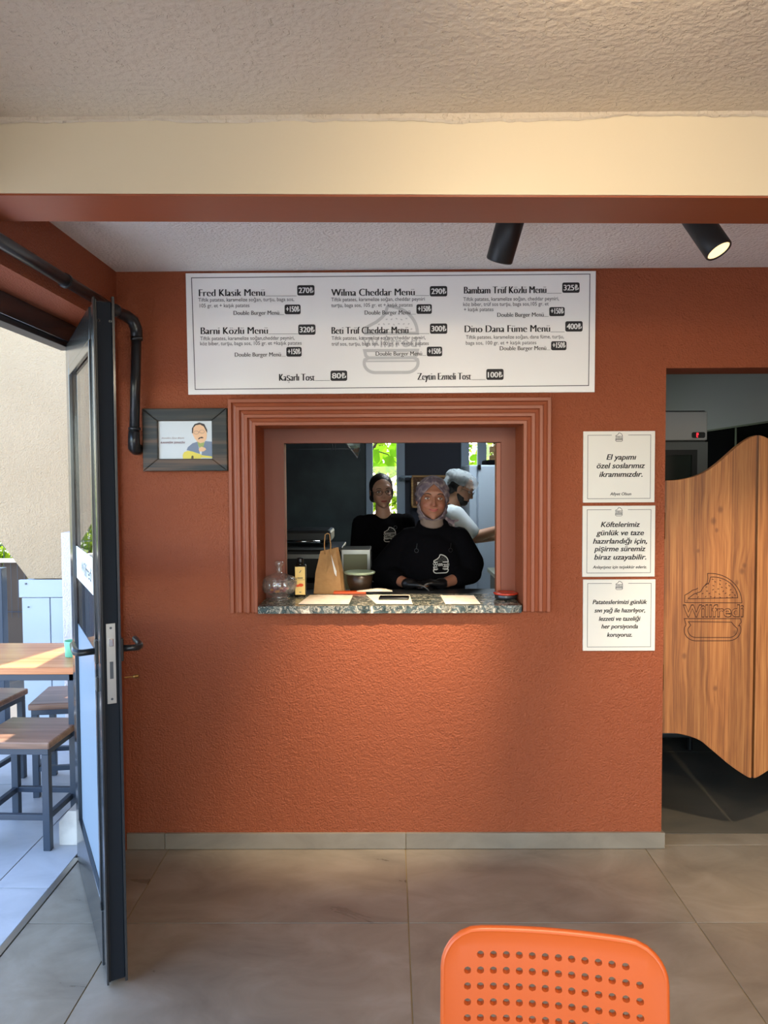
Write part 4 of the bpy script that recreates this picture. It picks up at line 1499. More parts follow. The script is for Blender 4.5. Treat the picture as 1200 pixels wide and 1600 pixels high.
# bowl with film edge
bw = empty('mixing_bowl', (-.150, 3.765, 1.0755))
bw.scale = (1, 1, 1.2)
tag(bw, 'dark round bowl with a pale rim right of the paper bag', 'bowl')
obj('bowl_body', lathe([(0, .0), (.042, .0), (.046, .004), (.060, .035), (.066, .075), (.063, .075), (.056, .036), (.04, .008), (0, .006)], 36), mat('brown_bowl', srgb(48, 36, 26), .35), bw, True)
obj('rim', lathe([(.062, .072), (.074, .076), (.078, .082), (.070, .085), (.060, .080)], 36, .03, 9), mat('pale_green_film', srgb(160, 178, 150), .3), bw, True)
obj('filling', lathe([(0, .066), (.060, .064), (.058, .05), (0, .05)], 24), mat('yellow_green_filling', srgb(150, 150, 60), .5, bump=(60, .8, .01)), bw, True)

# ================================================================== KITCHEN EQUIPMENT
ct = empty('back_counter', (0, 0, 0))
tag(ct, 'stainless counter under the dark wall at the back left of the kitchen', 'counter')
obj('top', box(-1.15, .02, 5.08, 5.66, .90, .94, .003), M['dull_steel'], ct)
obj('shelf', box(-1.15, .02, 5.10, 5.64, .35, .37, .003), M['dull_steel'], ct)
for x, y in ((-1.12, 5.11), (-.02, 5.11), (-1.12, 5.58), (-.02, 5.58)):
    obj('leg', box(x - .02, x + .02, y, y + .04, 0, .90), M['dull_steel'], ct)
gr = empty('contact_grill', (-.57, 5.36, .94))
tag(gr, 'black contact grill with steel front on the back counter', 'grill')
obj('grill_body', box(-.24, .24, -.22, .22, .02, .215, .01), M['black_metal'], gr)
obj('grill_plate', box(-.25, .25, -.25, .22, .215, .235, .004), M['dull_steel'], gr)
obj('lid', box(-.15, .17, -.18, .18, .26, .345, .02), M['black_metal'], gr)
obj('lid', box(-.20, -.155, -.18, .18, .25, .30, .01), M['black_metal'], gr)
obj('handle', tube(bmesh.new(), [(-.17, -.20, .275), (-.17, -.245, .275), (.10, -.245, .275), (.10, -.20, .275)], .009, 10), M['chrome'], gr, True)
obj('drip_tray', box(-.22, .18, -.256, -.245, .16, .19, .001), M['steel'], gr)
for x in (-.2, .2):
    for y in (-.18, .18):
        obj('foot', tube(bmesh.new(), [(x, y, 0), (x, y, .025)], .018, 12), M['black_plastic'], gr)
pt = empty('prep_table')
tag(pt, 'small dark steel prep table behind the paper bag', 'table')
obj('top', box(-.72, -.10, 4.34, 4.66, .90, .94, .003), M['dull_steel'], pt)
for x, y in ((-.70, 4.36), (-.14, 4.36), (-.70, 4.61), (-.14, 4.61)):
    obj('leg', box(x, x + .03, y, y + .03, 0, .90), M['dull_steel'], pt)
pn = empty('steel_box', (-.195, 4.47, .94))
tag(pn, 'square stainless appliance with a dull olive front, behind the bowl', 'appliance')
obj('casing', box(-.085, .085, -.10, .12, 0, .290, .004), M['steel'], pn)
obj('front_panel', box(-.070, .065, -.106, -.098, .04, .262, .002), mat('dull_olive_panel', srgb(120, 120, 92), .4, .3), pn)
obj('tap', tube(bmesh.new(), [(.085, -.06, .10), (.105, -.07, .10), (.115, -.07, .115), (.11, -.07, .175)], .005, 8), M['chrome'], pn, True)
tr_ = obj('tray', box(-.10, .02, 5.42, 5.62, .9405, 1.185, .004), M['steel'])
tag(tr_, 'pale steel tin at the right end of the back counter', 'tin')

hd = empty('extractor_hood', (-.58, 5.0, 1.90))
tag(hd, 'dark extractor hood with a thin steel lip over the back counter', 'hood')
obj('canopy', prism([(-.60, 0), (.30, 0), (.24, .30), (-.60, .30)], 0, .60), M['black_metal'], hd)
obj('lip', box(-.60, .32, -.012, .0, -.018, .006, .001), M['steel'], hd)
obj('lip', box(-.60, .34, .20, .206, -.07, -.062, .001), M['dull_steel'], hd)
for x in (.20, .22):
    obj('hanging_rod', tube(bmesh.new(), [(x, .1, .0), (x, .1, -.085)], .003, 8), M['dull_steel'], hd)
# tilted open glass sash that mirrors the garden
gs = empty('glass_visor', (0, 0, 0))
rod = [(-.30, 5.9, 2.06), (-.30, 5.9, 2.52)]
obj('hanging_rod', tube(bmesh.new(), rod, .004, 8), M['dull_steel'], gs)
tag(gs, 'tilted glass flap catching green reflections beside the extractor hood', 'glass flap')
bm = bmesh.new()
v = [bm.verts.new(p) for p in ((-.384, 5.65, 1.976), (-.235, 5.65, 1.786), (-.218, 5.65, 1.854), (-.218, 6.05, 2.01), (-.384, 6.05, 2.16), (-.20, 6.05, 2.06))]
bm.faces.new((v[0], v[1], v[2], v[3], v[4]))
obj('glass', bm, mat('mirror_glass', (.6, .7, .6), .05, .9), gs)
mod = gs.children[0].modifiers.new('s', 'SOLIDIFY')
mod.thickness = .006
obj('edge_strip', tube(bmesh.new(), [(-.384, 5.65, 1.976), (-.235, 5.65, 1.784), (-.218, 5.65, 1.854)], .005, 8), M['steel'], gs)

# cork board
cb = empty('cork_board')
tag(cb, 'cork board in a pale wooden frame, behind the hijab wearer', 'notice board')
bx0, bx1, bz0, bz1 = .195, .64, 1.365, 1.66
obj('cork', box(bx0, bx1, 6.955, 6.968, bz0, bz1), M['cork'], cb)
for a in ((bx0, bx1, bz1 - .018, bz1), (bx0, bx1, bz0, bz0 + .018), (bx0, bx0 + .018, bz0, bz1), (bx1 - .018, bx1, bz0, bz1)):
    obj('frame_bar', box(a[0], a[1], 6.945, 6.97, a[2], a[3], .002), M['pine'], cb)
obj('note', box(.47, .60, 6.950, 6.954, 1.45, 1.62), M['white_cloth'], cb)
obj('note', box(.25, .36, 6.950, 6.954, 1.43, 1.60), M['paper'], cb)

# white upright fridge seen through the hatch
fw = empty('upright_fridge', (.86, 6.15, 0))
tag(fw, 'pale blue-white upright fridge behind the man in the hair net', 'fridge')
obj('casing', box(-.235, .42, -.12, .55, .05, 1.735, .008), M['fridge_white'], fw)
obj('door', box(-.17, .42, -.16, -.125, .12, 1.73, .008), M['fridge_white'], fw)
obj('side_strip', box(-.235, -.18, -.14, -.122, .12, 1.73, .004), M['fridge_white'], fw)
obj('hinge', box(-.175, -.15, -.17, -.13, 1.70, 1.735, .002), M['black_plastic'], fw)
for x in (-.2, .38):
    for y in (-.06, .5):
        obj('foot', tube(bmesh.new(), [(x, y, 0), (x, y, .055)], .02, 10), M['black_plastic'], fw)
bm = bmesh.new()
bx(bm, -.10, .22, -.05, .25, 1.736, 1.775, .012)
o = obj('folded_cover', bm, M['black_cloth'], None, True)
o.location = (.86, 6.10, 0)
tag(o, 'folded black cloth lying on top of the pale fridge', 'cloth')

# right counter in front of the man
rc = empty('side_counter')
tag(rc, 'dark kitchen counter with a steel top running along behind the hatch right jamb', 'counter')
obj('top', box(.73, 1.18, 4.3, 5.75, .93, .96, .003), mat('pale_counter_edge', srgb(176, 180, 160), .4), rc)
obj('cabinet', box(.75, 1.18, 4.32, 5.73, .05, .93, .003), M['black_metal'], rc)
o = empty('plastic_tub', (.83, 5.35, .9605))
tag(o, 'blue-grey plastic tub on the side counter below the man\'s forearm', 'tub')
obj('tub_body', lathe([(0, 0), (.080, 0), (.095, .10), (.10, .11), (.092, .11), (.075, .008), (0, .006)], 4), mat('blue_grey_plastic', srgb(110, 130, 148), .4), o)
o.rotation_euler = (0, 0, R(45))
o = empty('white_container', (.84, 5.68, .9605))
tag(o, 'tall pale container behind the blue-grey tub on the side counter', 'container')
obj('container_body', lathe([(0, 0), (.05, 0), (.066, .22), (.070, .225), (.062, .225), (.047, .006), (0, .005)], 28), mat('milky_plastic', srgb(170, 184, 180), .4), o, True)

# glass-door fridge behind the saloon doors
gf = empty('display_fridge', (1.55, 4.5, 0))
tag(gf, 'grey glass-door fridge with a small red display, behind the saloon doors', 'fridge')
obj('casing', box(-.31, .30, .02, .55, .08, 2.02, .008), M['black_metal'], gf)
obj('head_panel', box(-.31, .296, -.012, .02, 1.845, 2.012, .006), M['fridge_grey'], gf)
obj('door_frame', slab_with_holes('y', -.31, .296, .12, 1.835, -.02, .018, [(-.25, .215, .3, 1.77)]), mat('dark_grey_enamel', srgb(96, 100, 102), .4), gf)
obj('gasket', slab_with_holes('y', -.26, .235, .29, 1.79, -.024, -.0205, [(-.24, .205, .31, 1.76)]), M['black_plastic'], gf)
obj('door_glass', box(-.25, .215, -.004, .002, .3, 1.77), mat('dark_fridge_glass', srgb(46, 56, 54), .08), gf)
dp = obj('display', prism(rrect(.205, .282, 1.858, 1.892, .010), -.0165, -.0125), M['black_plastic'], gf)
p = Print()
for sgm in (((.233, 1.886), (.241, 1.886)), ((.241, 1.886), (.241, 1.875)), ((.233, 1.875), (.241, 1.875)), ((.233, 1.875), (.233, 1.864)), ((.233, 1.864), (.241, 1.864)), ((.233, 1.886), (.233, 1.875))):
    p.stroke(sgm, .0035, -.0172)
p.build('digits', M['red_led'], dp)
obj('back_box', box(.30, .40, .30, .50, 1.55, 2.0, .02), M['black_metal'], gf)
for x in (-.26, .24):
    for y in (.06, .5):
        obj('foot', tube(bmesh.new(), [(x, y, 0), (x, y, .085)], .02, 10), M['black_plastic'], gf)

# ================================================================== OUTDOORS (left, through the open door)
tg = struct(obj('floor_terrace', box(-9, -1.372, -6, 10.5, -.06, -.004), M['grout_dark']))
exs = [-6.855, -5.80, -4.75, -3.70, -2.65, -1.60, -1.373]
eys = [-4.35, -3.3, -2.25, -1.2, -.15, .90, 1.95, 3.0, 4.05, 5.1]
for i in range(len(exs) - 1):
    for j in range(len(eys) - 1):
        obj('tile', box(exs[i] + G, exs[i + 1] - G, eys[j] + G, eys[j + 1] - G, -.02, 0, .0012), M['ext_tile'], tg)
struct(obj('ground_garden', box(-16, 16, 7.21, 30, -.12, -.07), mat('soil', srgb(110, 110, 80), .9)))
struct(obj('wall_outer_face', box(-1.380, -1.371, 3.31, 7.2, 0, 2.6), M['ext_stucco']))
struct(obj('trim_outer_foot', prism([(-1.487, 0), (-1.382, 0), (-1.382, .155), (-1.445, .155), (-1.487, .105)], 3.36, 3.50, .002), M['marble']))
struct(obj('ground_street_bounce', box(-1.36, 16, -16, -3.61, -.12, -.02), mat('bounce_paving', srgb(214, 208, 196), .9)))  # unseen pale ground, added to bounce sunlight into the room
# stair flank: rendered wall whose lower left edge follows the flight
fs = struct(obj('wall_stair_flank', prism([(-1.382, .985), (-2.385, .985), (-4.8, 4.31), (-4.8, 6.0), (-1.382, 6.0)], 5.02, 5.17, .003), M['ext_stucco']))
pl_ = struct(obj('wall_pillar', box(-2.06, -1.382, 4.78, 4.90, 0, 1.305, .006), M['lilac_stucco']))

# pale shed below the stair
sd = empty('storage_cupboard', (-1.95, 5.1, 0))
tag(sd, 'pale grey board cupboard under the outdoor stair flank, behind the table', 'cupboard')
obj('top_board', box(-.49, .50, -.10, -.075, .864, .980, .003), M['shed'], sd)
obj('carcass', box(-.47, .50, -.07, .35, .02, .975, .003), M['shed'], sd)
for a, b in ((-.475, -.292), (-.286, -.10), (-.094, .12), (.126, .49)):
    obj('door_board', box(a, b, -.092, -.072, .03, .860, .003), M['shed'], sd)
obj('screw', tube(bmesh.new(), [(-.43, -.1, .80), (-.43, -.096, .80)], .006, 8), M['dull_steel'], sd)
obj('screw', tube(bmesh.new(), [(-.44, -.108, .955), (-.44, -.1, .955)], .006, 8), M['dull_steel'], sd)

# table
tb = empty('terrace_table', (-1.99, 3.80, 0))
tag(tb, 'terrace table with orange-brown top and dark blue steel frame, outside the open door', 'table')
obj('table_top', box(-.62, .53, -.27, .28, .728, .760, .004), M['table_wood'], tb)
obj('frame_rail', box(-.60, .515, -.262, -.232, .698, .728, .002), M['blue_steel'], tb)
obj('frame_rail', box(-.60, .515, .242, .272, .698, .728, .002), M['blue_steel'], tb)
obj('frame_rail', box(.487, .515, -.262, .272, .698, .728, .002), M['blue_steel'], tb)
for x in (-.60, .481):
    for y in (-.262, .240):
        obj('leg', box(x, x + .032, y, y + .032, 0, .6975, .002), M['blue_steel'], tb)

st0 = empty('terrace_stool', (-1.662, 3.475, 0), R(-2))
obj('seat', box(-.178, .178, -.178, .178, .458, .490, .007), M['stool_wood'], st0)
a_ = .150
for x in (-a_, a_):
    for y in (-a_, a_):
        obj('leg', box(x - .016, x + .016, y - .016, y + .016, 0, .4295, .002), M['blue_steel'], st0)
obj('seat_frame', box(-.166, .166, -.166, -.140, .430, .458, .002), M['blue_steel'], st0)
obj('seat_frame', box(-.166, .166, .140, .166, .430, .458, .002), M['blue_steel'], st0)
obj('seat_frame', box(-.166, -.140, -.140, .140, .430, .458, .002), M['blue_steel'], st0)
obj('seat_frame', box(.140, .166, -.140, .140, .430, .458, .002), M['blue_steel'], st0)
obj('stretcher', box(-.135, .135, -.162, -.138, .135, .160, .002), M['blue_steel'], st0)
obj('stretcher', box(-.135, .135, .138, .162, .135, .160, .002), M['blue_steel'], st0)
obj('stretcher', box(-.162, -.138, -.135, .135, .135, .160, .002), M['blue_steel'], st0)
obj('stretcher', box(.138, .162, -.135, .135, .135, .160, .002), M['blue_steel'], st0)
GS = 'square stools round the terrace table'
tag(st0, 'square brown-topped stool in front of the terrace table, nearest the open door', 'stool', GS)
s1 = copy_tree(st0)
s1.location = (-1.70, 4.055, 0)
s1.rotation_euler = (0, 0, R(8))
tag(s1, 'square stool on the far side of the terrace table, by the mint pot', 'stool', GS)
s2 = copy_tree(st0)
s2.location = (-2.19, 4.01, 0)
s2.rotation_euler = (0, 0, R(-6))
tag(s2, 'square stool beyond the terrace table at the left edge of the photo', 'stool', GS)

cup = empty('mint_pot', (-1.578, 3.765, .760))
tag(cup, 'small mint green round pot on the right end of the terrace table', 'pot')
obj('pot_body', lathe([(0, 0), (.032, 0), (.034, .003), (.037, .076), (.036, .079), (.033, .076), (.030, .01), (0, .008)], 28), M['mint'], cup, True)

# dark post, dark fence and mesh at the left
po = tag(obj('steel_post', box(-2.60, -2.53, 4.96, 5.03, 0, 1.062, .003), M['blue_steel']), 'dark blue square steel post at the left edge of the photo', 'post')
fn = empty('garden_fence')
tag(fn, 'dark board fence with a pale top rail and wire mesh in front of the hedge', 'fence')
for k in range(16):
    x = -5.6 + k * .2
    obj('board', box(x, x + .19, 6.30, 6.32, 0, .96, .002), M['fence_wood'], fn)
obj('top_rail', box(-5.7, -2.35, 6.24, 6.34, .96, .985, .003), M['pale_rail'], fn)
bm = bmesh.new()
for z in (.55, 1.1, 1.2, 1.3, 1.4):
    tube(bm, [(-5.6, 6.27, z), (-2.4, 6.27, z)], .003, 6)
o = obj('wire_mesh', bm, M['blue_steel'], fn)
o['kind'] = 'stuff'
bm = bmesh.new()
for k in range(60):
    x = -5.6 + k * .055
    bx(bm, x, x + .003, 6.275, 6.278, .5, 1.42)
o = obj('wire_mesh', bm, M['blue_steel'], fn)
o['kind'] = 'stuff'


def leaves(n, fn_, size, seed=1):
    rnd = random.Random(seed)
    V_, F_ = [], []
    for i in range(n):
        c = Vector(fn_(rnd))
        s = size * rnd.uniform(.6, 1.3)
        q = Matrix.Rotation(rnd.uniform(0, 6.28), 3, 'Z') @ Matrix.Rotation(rnd.uniform(-1.2, 1.2), 3, 'X') @ Matrix.Rotation(rnd.uniform(-.8, .8), 3, 'Y')
        b = len(V_)
        for p_ in ((0, -s, 0), (s * .45, 0, s * .12), (0, s, 0), (-s * .45, 0, s * .12)):
            V_.append(tuple(c + q @ Vector(p_)))
        F_ += [(b, b + 1, b + 2), (b, b + 2, b + 3)]
    return V_, F_


def in_ell(cx, cy, cz, rx, ry, rz):
    def f(rnd):
        while True:
            p_ = Vector((rnd.uniform(-1, 1), rnd.uniform(-1, 1), rnd.uniform(-1, 1)))
            if .35 < p_.length < 1:
                return (cx + p_.x * rx, cy + p_.y * ry, cz + p_.z * rz)
    return f


def bush(loc, r, n, size, label, seed, trunk=.05, cat='shrub', name='garden_shrub'):
    root = empty(name, (loc[0], loc[1], -.07))
    tag(root, label, cat)
    bm = bmesh.new()
    rnd = random.Random(seed)
    tube(bm, [(0, 0, 0), (.02, .03, loc[2] * .5), (0, 0, loc[2])], [trunk, trunk * .8, trunk * .4], 10)
    for k in range(6):
        a = k * 1.05 + rnd.random()
        tube(bm, [(0, 0, loc[2] * .45), (math.cos(a) * r[0] * .4, math.sin(a) * r[1] * .4, loc[2] * .8), (math.cos(a) * r[0] * .7, math.sin(a) * r[1] * .7, loc[2] * 1.05)], [trunk * .5, trunk * .35, trunk * .15], 8)
    obj('stem', bm, M['bark'], root)
    o = obj('foliage', leaves(n, in_ell(0, 0, loc[2] + .07, *r), size, seed), M['leaf'], root)
    o['kind'] = 'stuff'
    return root


bush((-4.1, 7.6, 1.15), (1.3, .8, 1.15), 7000, .055, 'sunlit yellow-green shrub behind the garden fence at the left', 11)
bush((-6.8, 7.9, 1.2), (1.2, .8, 1.2), 3500, .06, 'sunlit shrub behind the fence, further left than its twin', 12)
bush((2.2, 11.0, 2.2), (1.4, 1.1, 2.0), 3500, .09, 'leafy tree outside the kitchen window, right side', 14, .09, 'tree', 'garden_tree')
bush((-.6, 11.5, 2.2), (1.2, 1.1, 1.9), 3000, .09, 'leafy tree outside the kitchen window, left side', 15, .09, 'tree', 'garden_tree')

# climbing vine with large leaves just outside the kitchen window
vine = empty('climbing_vine', (0, 7.9, -.07))
tag(vine, 'vine with large sunlit green leaves outside the kitchen window above the seated heads', 'vine')
vine['label'] = 'vine with large bright green leaves outside the narrow kitchen window pane'
bm = bmesh.new()
tube(bm, [(-.35, .1, 0), (-.30, .05, 1.2), (-.18, 0, 2.0), (.0, 0, 2.25), (.5, 0, 2.3), (1.2, 0, 2.25)], [.02, .018, .012, .01, .01, .008], 8)
tube(bm, [(-.18, 0, 2.0), (-.02, -.02, 1.95), (.08, -.02, 1.85)], [.008, .006, .004], 6)
obj('stem', bm, M['bark'], vine)


def heart_leaf(s):
    pts = []
    for k in range(20):
        t = 2 * math.pi * k / 20
        x = 16 * math.sin(t) ** 3 / 17
        z = (13 * math.cos(t) - 5 * math.cos(2 * t) - 2 * math.cos(3 * t) - math.cos(4 * t)) / 15
        pts.append((x * s, z * s))
    bm = bmesh.new()
    c = bm.verts.new((0, -.02 * s, .1 * s))
    v_ = [bm.verts.new((x, .18 * abs(x), z)) for x, z in pts]
    for k in range(20):
        bm.faces.new((c, v_[(k + 1) % 20], v_[k]))
    return bm


lf_me = None
rnd = random.Random(4)
for k in range(34):
    if lf_me is None:
        o = obj('leaf', heart_leaf(.085), M['leaf_big'], vine)
        lf_me = o.data
    else:
        o = bpy.data.objects.new('leaf', lf_me)
        COL.objects.link(o)
        o.parent = vine
    if k < 14:
        o.location = (rnd.uniform(-.2, .12), rnd.uniform(-.1, .25), rnd.uniform(1.86, 2.25))
    else:
        o.location = (rnd.uniform(.2, 1.3), rnd.uniform(-.1, .3), rnd.uniform(1.75, 2.3))
    if k == 0:
        o.location = (-.02, -.15, 1.83)
        o.scale = (1.25, 1.25, 1.25)
    o.rotation_euler = (rnd.uniform(-.5, .5), rnd.uniform(-1, 1) + (math.pi if k % 3 else 0), rnd.uniform(-.5, .5))
# stacked timber strips outside at the right
sf = empty('slatted_screen', (1.30, 7.75, 0))
tag(sf, 'sunlit slatted timber screen outside the kitchen window above the fridge', 'screen')
for k in range(26):
    z = .05 + k * .092
    obj('slat', box(-.30, .75, 0, .022, z, z + .062, .003), M['pine'], sf)
for x in (-.25, .25, .7):
    obj('post', box(x, x + .05, .024, .06, -.07, 2.45), M['pine'], sf)

# ================================================================== PEOPLE
def blob(parts, voxel, smooth=4):
    bm = bmesh.new()
    for p_ in parts:
        if p_[0] == 'e':
            c, r_ = Vector(p_[1]), p_[2]
            mx = p_[3] if len(p_) > 3 else Matrix.Identity(4)
            q = bmesh.ops.create_icosphere(bm, subdivisions=3, radius=1)
            bmesh.ops.transform(bm, matrix=mx @ Matrix.Translation(c) @ Matrix.Diagonal((*r_, 1)), verts=q['verts'])
        else:
            mx = p_[5] if len(p_) > 5 else Matrix.Identity(4)
            a, b = mx @ Vector(p_[1]), mx @ Vector(p_[2])
            for c, r_ in ((a, p_[3]), (b, p_[4])):
                q = bmesh.ops.create_icosphere(bm, subdivisions=2, radius=r_)
                bmesh.ops.translate(bm, vec=c, verts=q['verts'])
            d = b - a
            if d.length > 1e-4:
                q = bmesh.ops.create_cone(bm, cap_ends=True, segments=20, radius1=p_[3], radius2=p_[4], depth=d.length)
                bmesh.ops.transform(bm, matrix=Matrix.Translation((a + b) / 2) @ d.to_track_quat('Z', 'Y').to_matrix().to_4x4(), verts=q['verts'])
    me = bpy.data.meshes.new('b')
    bm.to_mesh(me)
    bm.free()
    o = bpy.data.objects.new('b', me)
    COL.objects.link(o)
    m1 = o.modifiers.new('r', 'REMESH')
    m1.mode = 'VOXEL'
    m1.voxel_size = voxel
    m2 = o.modifiers.new('s', 'SMOOTH')
    m2.factor = .5
    m2.iterations = smooth
    dg = bpy.context.evaluated_depsgraph_get()
    out = bpy.data.meshes.new_from_object(o.evaluated_get(dg))
    bpy.data.objects.remove(o)
    bpy.data.meshes.remove(me)
    return out


def meshobj(name, me, m, parent):
    me.name = name
    me.materials.clear()
    me.materials.append(m)
    me.shade_smooth()
    o = bpy.data.objects.new(name, me)
    COL.objects.link(o)
    if parent:
        o.parent = parent
    return o


def head_parts(H, k=1.0, fem=True):
    jw = .057 if fem else .058
    return [('e', (0, .014, .026), (.073, .091, .081), H), ('e', (0, -.022, -.030), (jw + .006, .064, .072), H),
            ('e', (0, -.050, -.082), (.026, .028, .022), H), ('e', (0, -.066, -.094), (.016, .014, .013), H),
            ('e', (.030, -.056, -.034), (.026, .024, .022), H), ('e', (-.030, -.056, -.034), (.026, .024, .022), H),
            ('e', (0, -.066, .030), (.050, .018, .022), H),
            ('c', (0, -.078, .010), (0, -.094, -.026), .0065, .0095, H), ('e', (0, -.094, -.030), (.0105, .011, .009), H),
            ('e', (.0095, -.086, -.033), (.0075, .009, .007), H), ('e', (-.0095, -.086, -.033), (.0075, .009, .007), H),
            ('e', (.074, .008, -.006), (.008, .016, .030), H), ('e', (-.074, .008, -.006), (.008, .016, .030), H)]


def shape_face(me, H):
    """press eye sockets, mouth line and nose sides into the face; tint attribute"""
    Hi = np.array(H.inverted())
    Ha = np.array(H)
    n_ = len(me.vertices)
    co = np.empty(n_ * 3)
    me.vertices.foreach_get('co', co)
    co = co.reshape(-1, 3)
    lo_ = co @ Hi[:3, :3].T + Hi[:3, 3]
    x, y, z = lo_.T
    front = (y < -.03) & (np.abs(x) < .09) & (np.abs(z) < .12)
    dy = np.zeros(n_)
    for s in (-1, 1):
        dy += .0125 * np.exp(-(((x - s * .031) / .0155) ** 2 + ((z - .004) / .0105) ** 2))
    dy += .0035 * np.exp(-((x / .026) ** 2 + ((z + .0585) / .0028) ** 2))
    dy -= .003 * np.exp(-((x / .018) ** 2 + ((z + .066) / .006) ** 2))
    dy += .003 * np.exp(-((x / .024) ** 2 + ((z + .077) / .006) ** 2))
    lo_[:, 1] += np.where(front, dy, 0)
    co = lo_ @ Ha[:3, :3].T + Ha[:3, 3]
    me.vertices.foreach_set('co', co.reshape(-1))
    at_ = me.attributes.new('blush', 'FLOAT', 'POINT')
    bl = np.zeros(n_)
    for s in (-1, 1):
        bl += .5 * np.exp(-(((x - s * .036) / .018) ** 2 + ((z + .032) / .016) ** 2))
    bl += .35 * np.exp(-((x / .012) ** 2 + ((z + .030) / .012) ** 2))
    at_.data.foreach_set('value', np.where(front, bl, 0).astype(np.float32))
    me.update()


def skin_mat(name, c, c2):
    m = mat(name, c, .5, bump=(180, .08, .002))
    N, L, b = nodes(m)
    a = N.new('ShaderNodeAttribute')
    a.attribute_name = 'blush'
    mx = N.new('ShaderNodeMix')
    mx.data_type = 'RGBA'
    L.new(a.outputs['Fac'], mx.inputs[0])
    mx.inputs[6].default_value = (*c, 1)
    mx.inputs[7].default_value = (*c2, 1)
    L.new(mx.outputs[2], b.inputs['Base Color'])
    b.inputs['Subsurface Weight'].default_value = .15
    b.inputs['Subsurface Radius'].default_value = (.02, .008, .004)
    b.inputs['Subsurface Scale'].default_value = .3
    return m


M['eye_white'] = mat('eye_white', srgb(214, 206, 200), .2)
M['iris'] = mat('brown_iris', srgb(48, 30, 20), .15)
M['brow'] = mat('dark_brow', srgb(40, 28, 22), .8)
M['lips'] = mat('lips', srgb(176, 92, 84), .45)
M['mouth_line'] = mat('mouth_line', srgb(84, 38, 36), .6)


def face_bits(root, H, skin, smile=.3, brow=True, wide=1.0):
    for s in (-1, 1):
        bm = bmesh.new()
        bmesh.ops.create_uvsphere(bm, u_segments=20, v_segments=14, radius=.0122)
        bmesh.ops.transform(bm, matrix=H @ Matrix.Translation((s * .031, -.0645, .004)), verts=bm.verts)
        e = obj('eye', bm, M['eye_white'], root, True)
        bm = lathe([(0, .0124), (.0030, .0122), (.0058, .0111), (.0060, .0108), (.005, .0105), (0, .0105)], 20)
        bmesh.ops.transform(bm, matrix=H @ Matrix.Translation((s * .031, -.0645, .004)) @ Matrix.Rotation(R(90), 4, 'X'), verts=bm.verts)
        obj('iris', bm, M['iris'], e, True)
        # lids
        bm = bmesh.new()
        for (a0, a1) in ((11, 95), (-95, -22)):
            n1, n2 = 8, 14
            g = []
            for i in range(n1 + 1):
                el = R(a0 + (a1 - a0) * i / n1)
                row = []
                for j in range(n2 + 1):
                    az = R(-85 + 170 * j / n2)
                    # edge droops at the eye corners
                    e2 = el * (1 - .55 * abs(math.sin(az)) ** 2 * (1 - i / n1)) if i < n1 else el
                    r_ = .0133
                    row.append(bm.verts.new((r_ * math.cos(e2) * math.sin(az), -r_ * math.cos(e2) * math.cos(az), r_ * math.sin(e2))))
                g.append(row)
            for i in range(n1):
                for j in range(n2):
                    bm.faces.new((g[i][j], g[i][j + 1], g[i + 1][j + 1], g[i + 1][j]))
        bmesh.ops.transform(bm, matrix=H @ Matrix.Translation((s * .031, -.0645, .004)), verts=bm.verts)
        obj('eyelid', bm, skin, root, True)
        bm = tube(bmesh.new(), [H @ Vector(q) for q in ((s * .0185, -.0762, .0075), (s * .025, -.0795, .0098), (s * .032, -.0795, .0103), (s * .039, -.0765, .0085), (s * .0445, -.0705, .005))],
                  [.0005, .0010, .0012, .0011, .0005], 6)
        obj('lash_line', bm, M['brow'], root, True)
        if brow:
            bm = tube(bmesh.new(), [H @ Vector(q) for q in ((s * .014, -.0838, .0225), (s * .022, -.0838, .0265), (s * .032, -.0815, .0285), (s * .042, -.0755, .0265), (s * .049, -.0690, .0215))],
                      [.0012, .0024, .0024, .0018, .0006], 8)
            obj('eyebrow', bm, M['brow'], root, True)
    def lipcurve(zc, w_, up, r_, push):
        P = []
        for t in (-1, -.8, -.5, -.2, 0, .2, .5, .8, 1):
            P.append(H @ Vector((t * w_ * wide, -.0835 - push + .016 * t * t, zc + up * abs(t) ** 1.6 * smile)))
        return tube(bmesh.new(), P, [r_ * q for q in (.15, .5, .9, 1, .9, 1, .9, .5, .15)], 10)
    obj('lip', lipcurve(-.0560, .0245, .022, .0032, .0005), M['lips'], root, True)
    obj('lip', lipcurve(-.0625, .0225, .024, .0040, .0010), M['lips'], root, True)
    obj('mouth_line', lipcurve(-.0590, .0265, .022, .0013, .0030), M['mouth_line'], root, True)


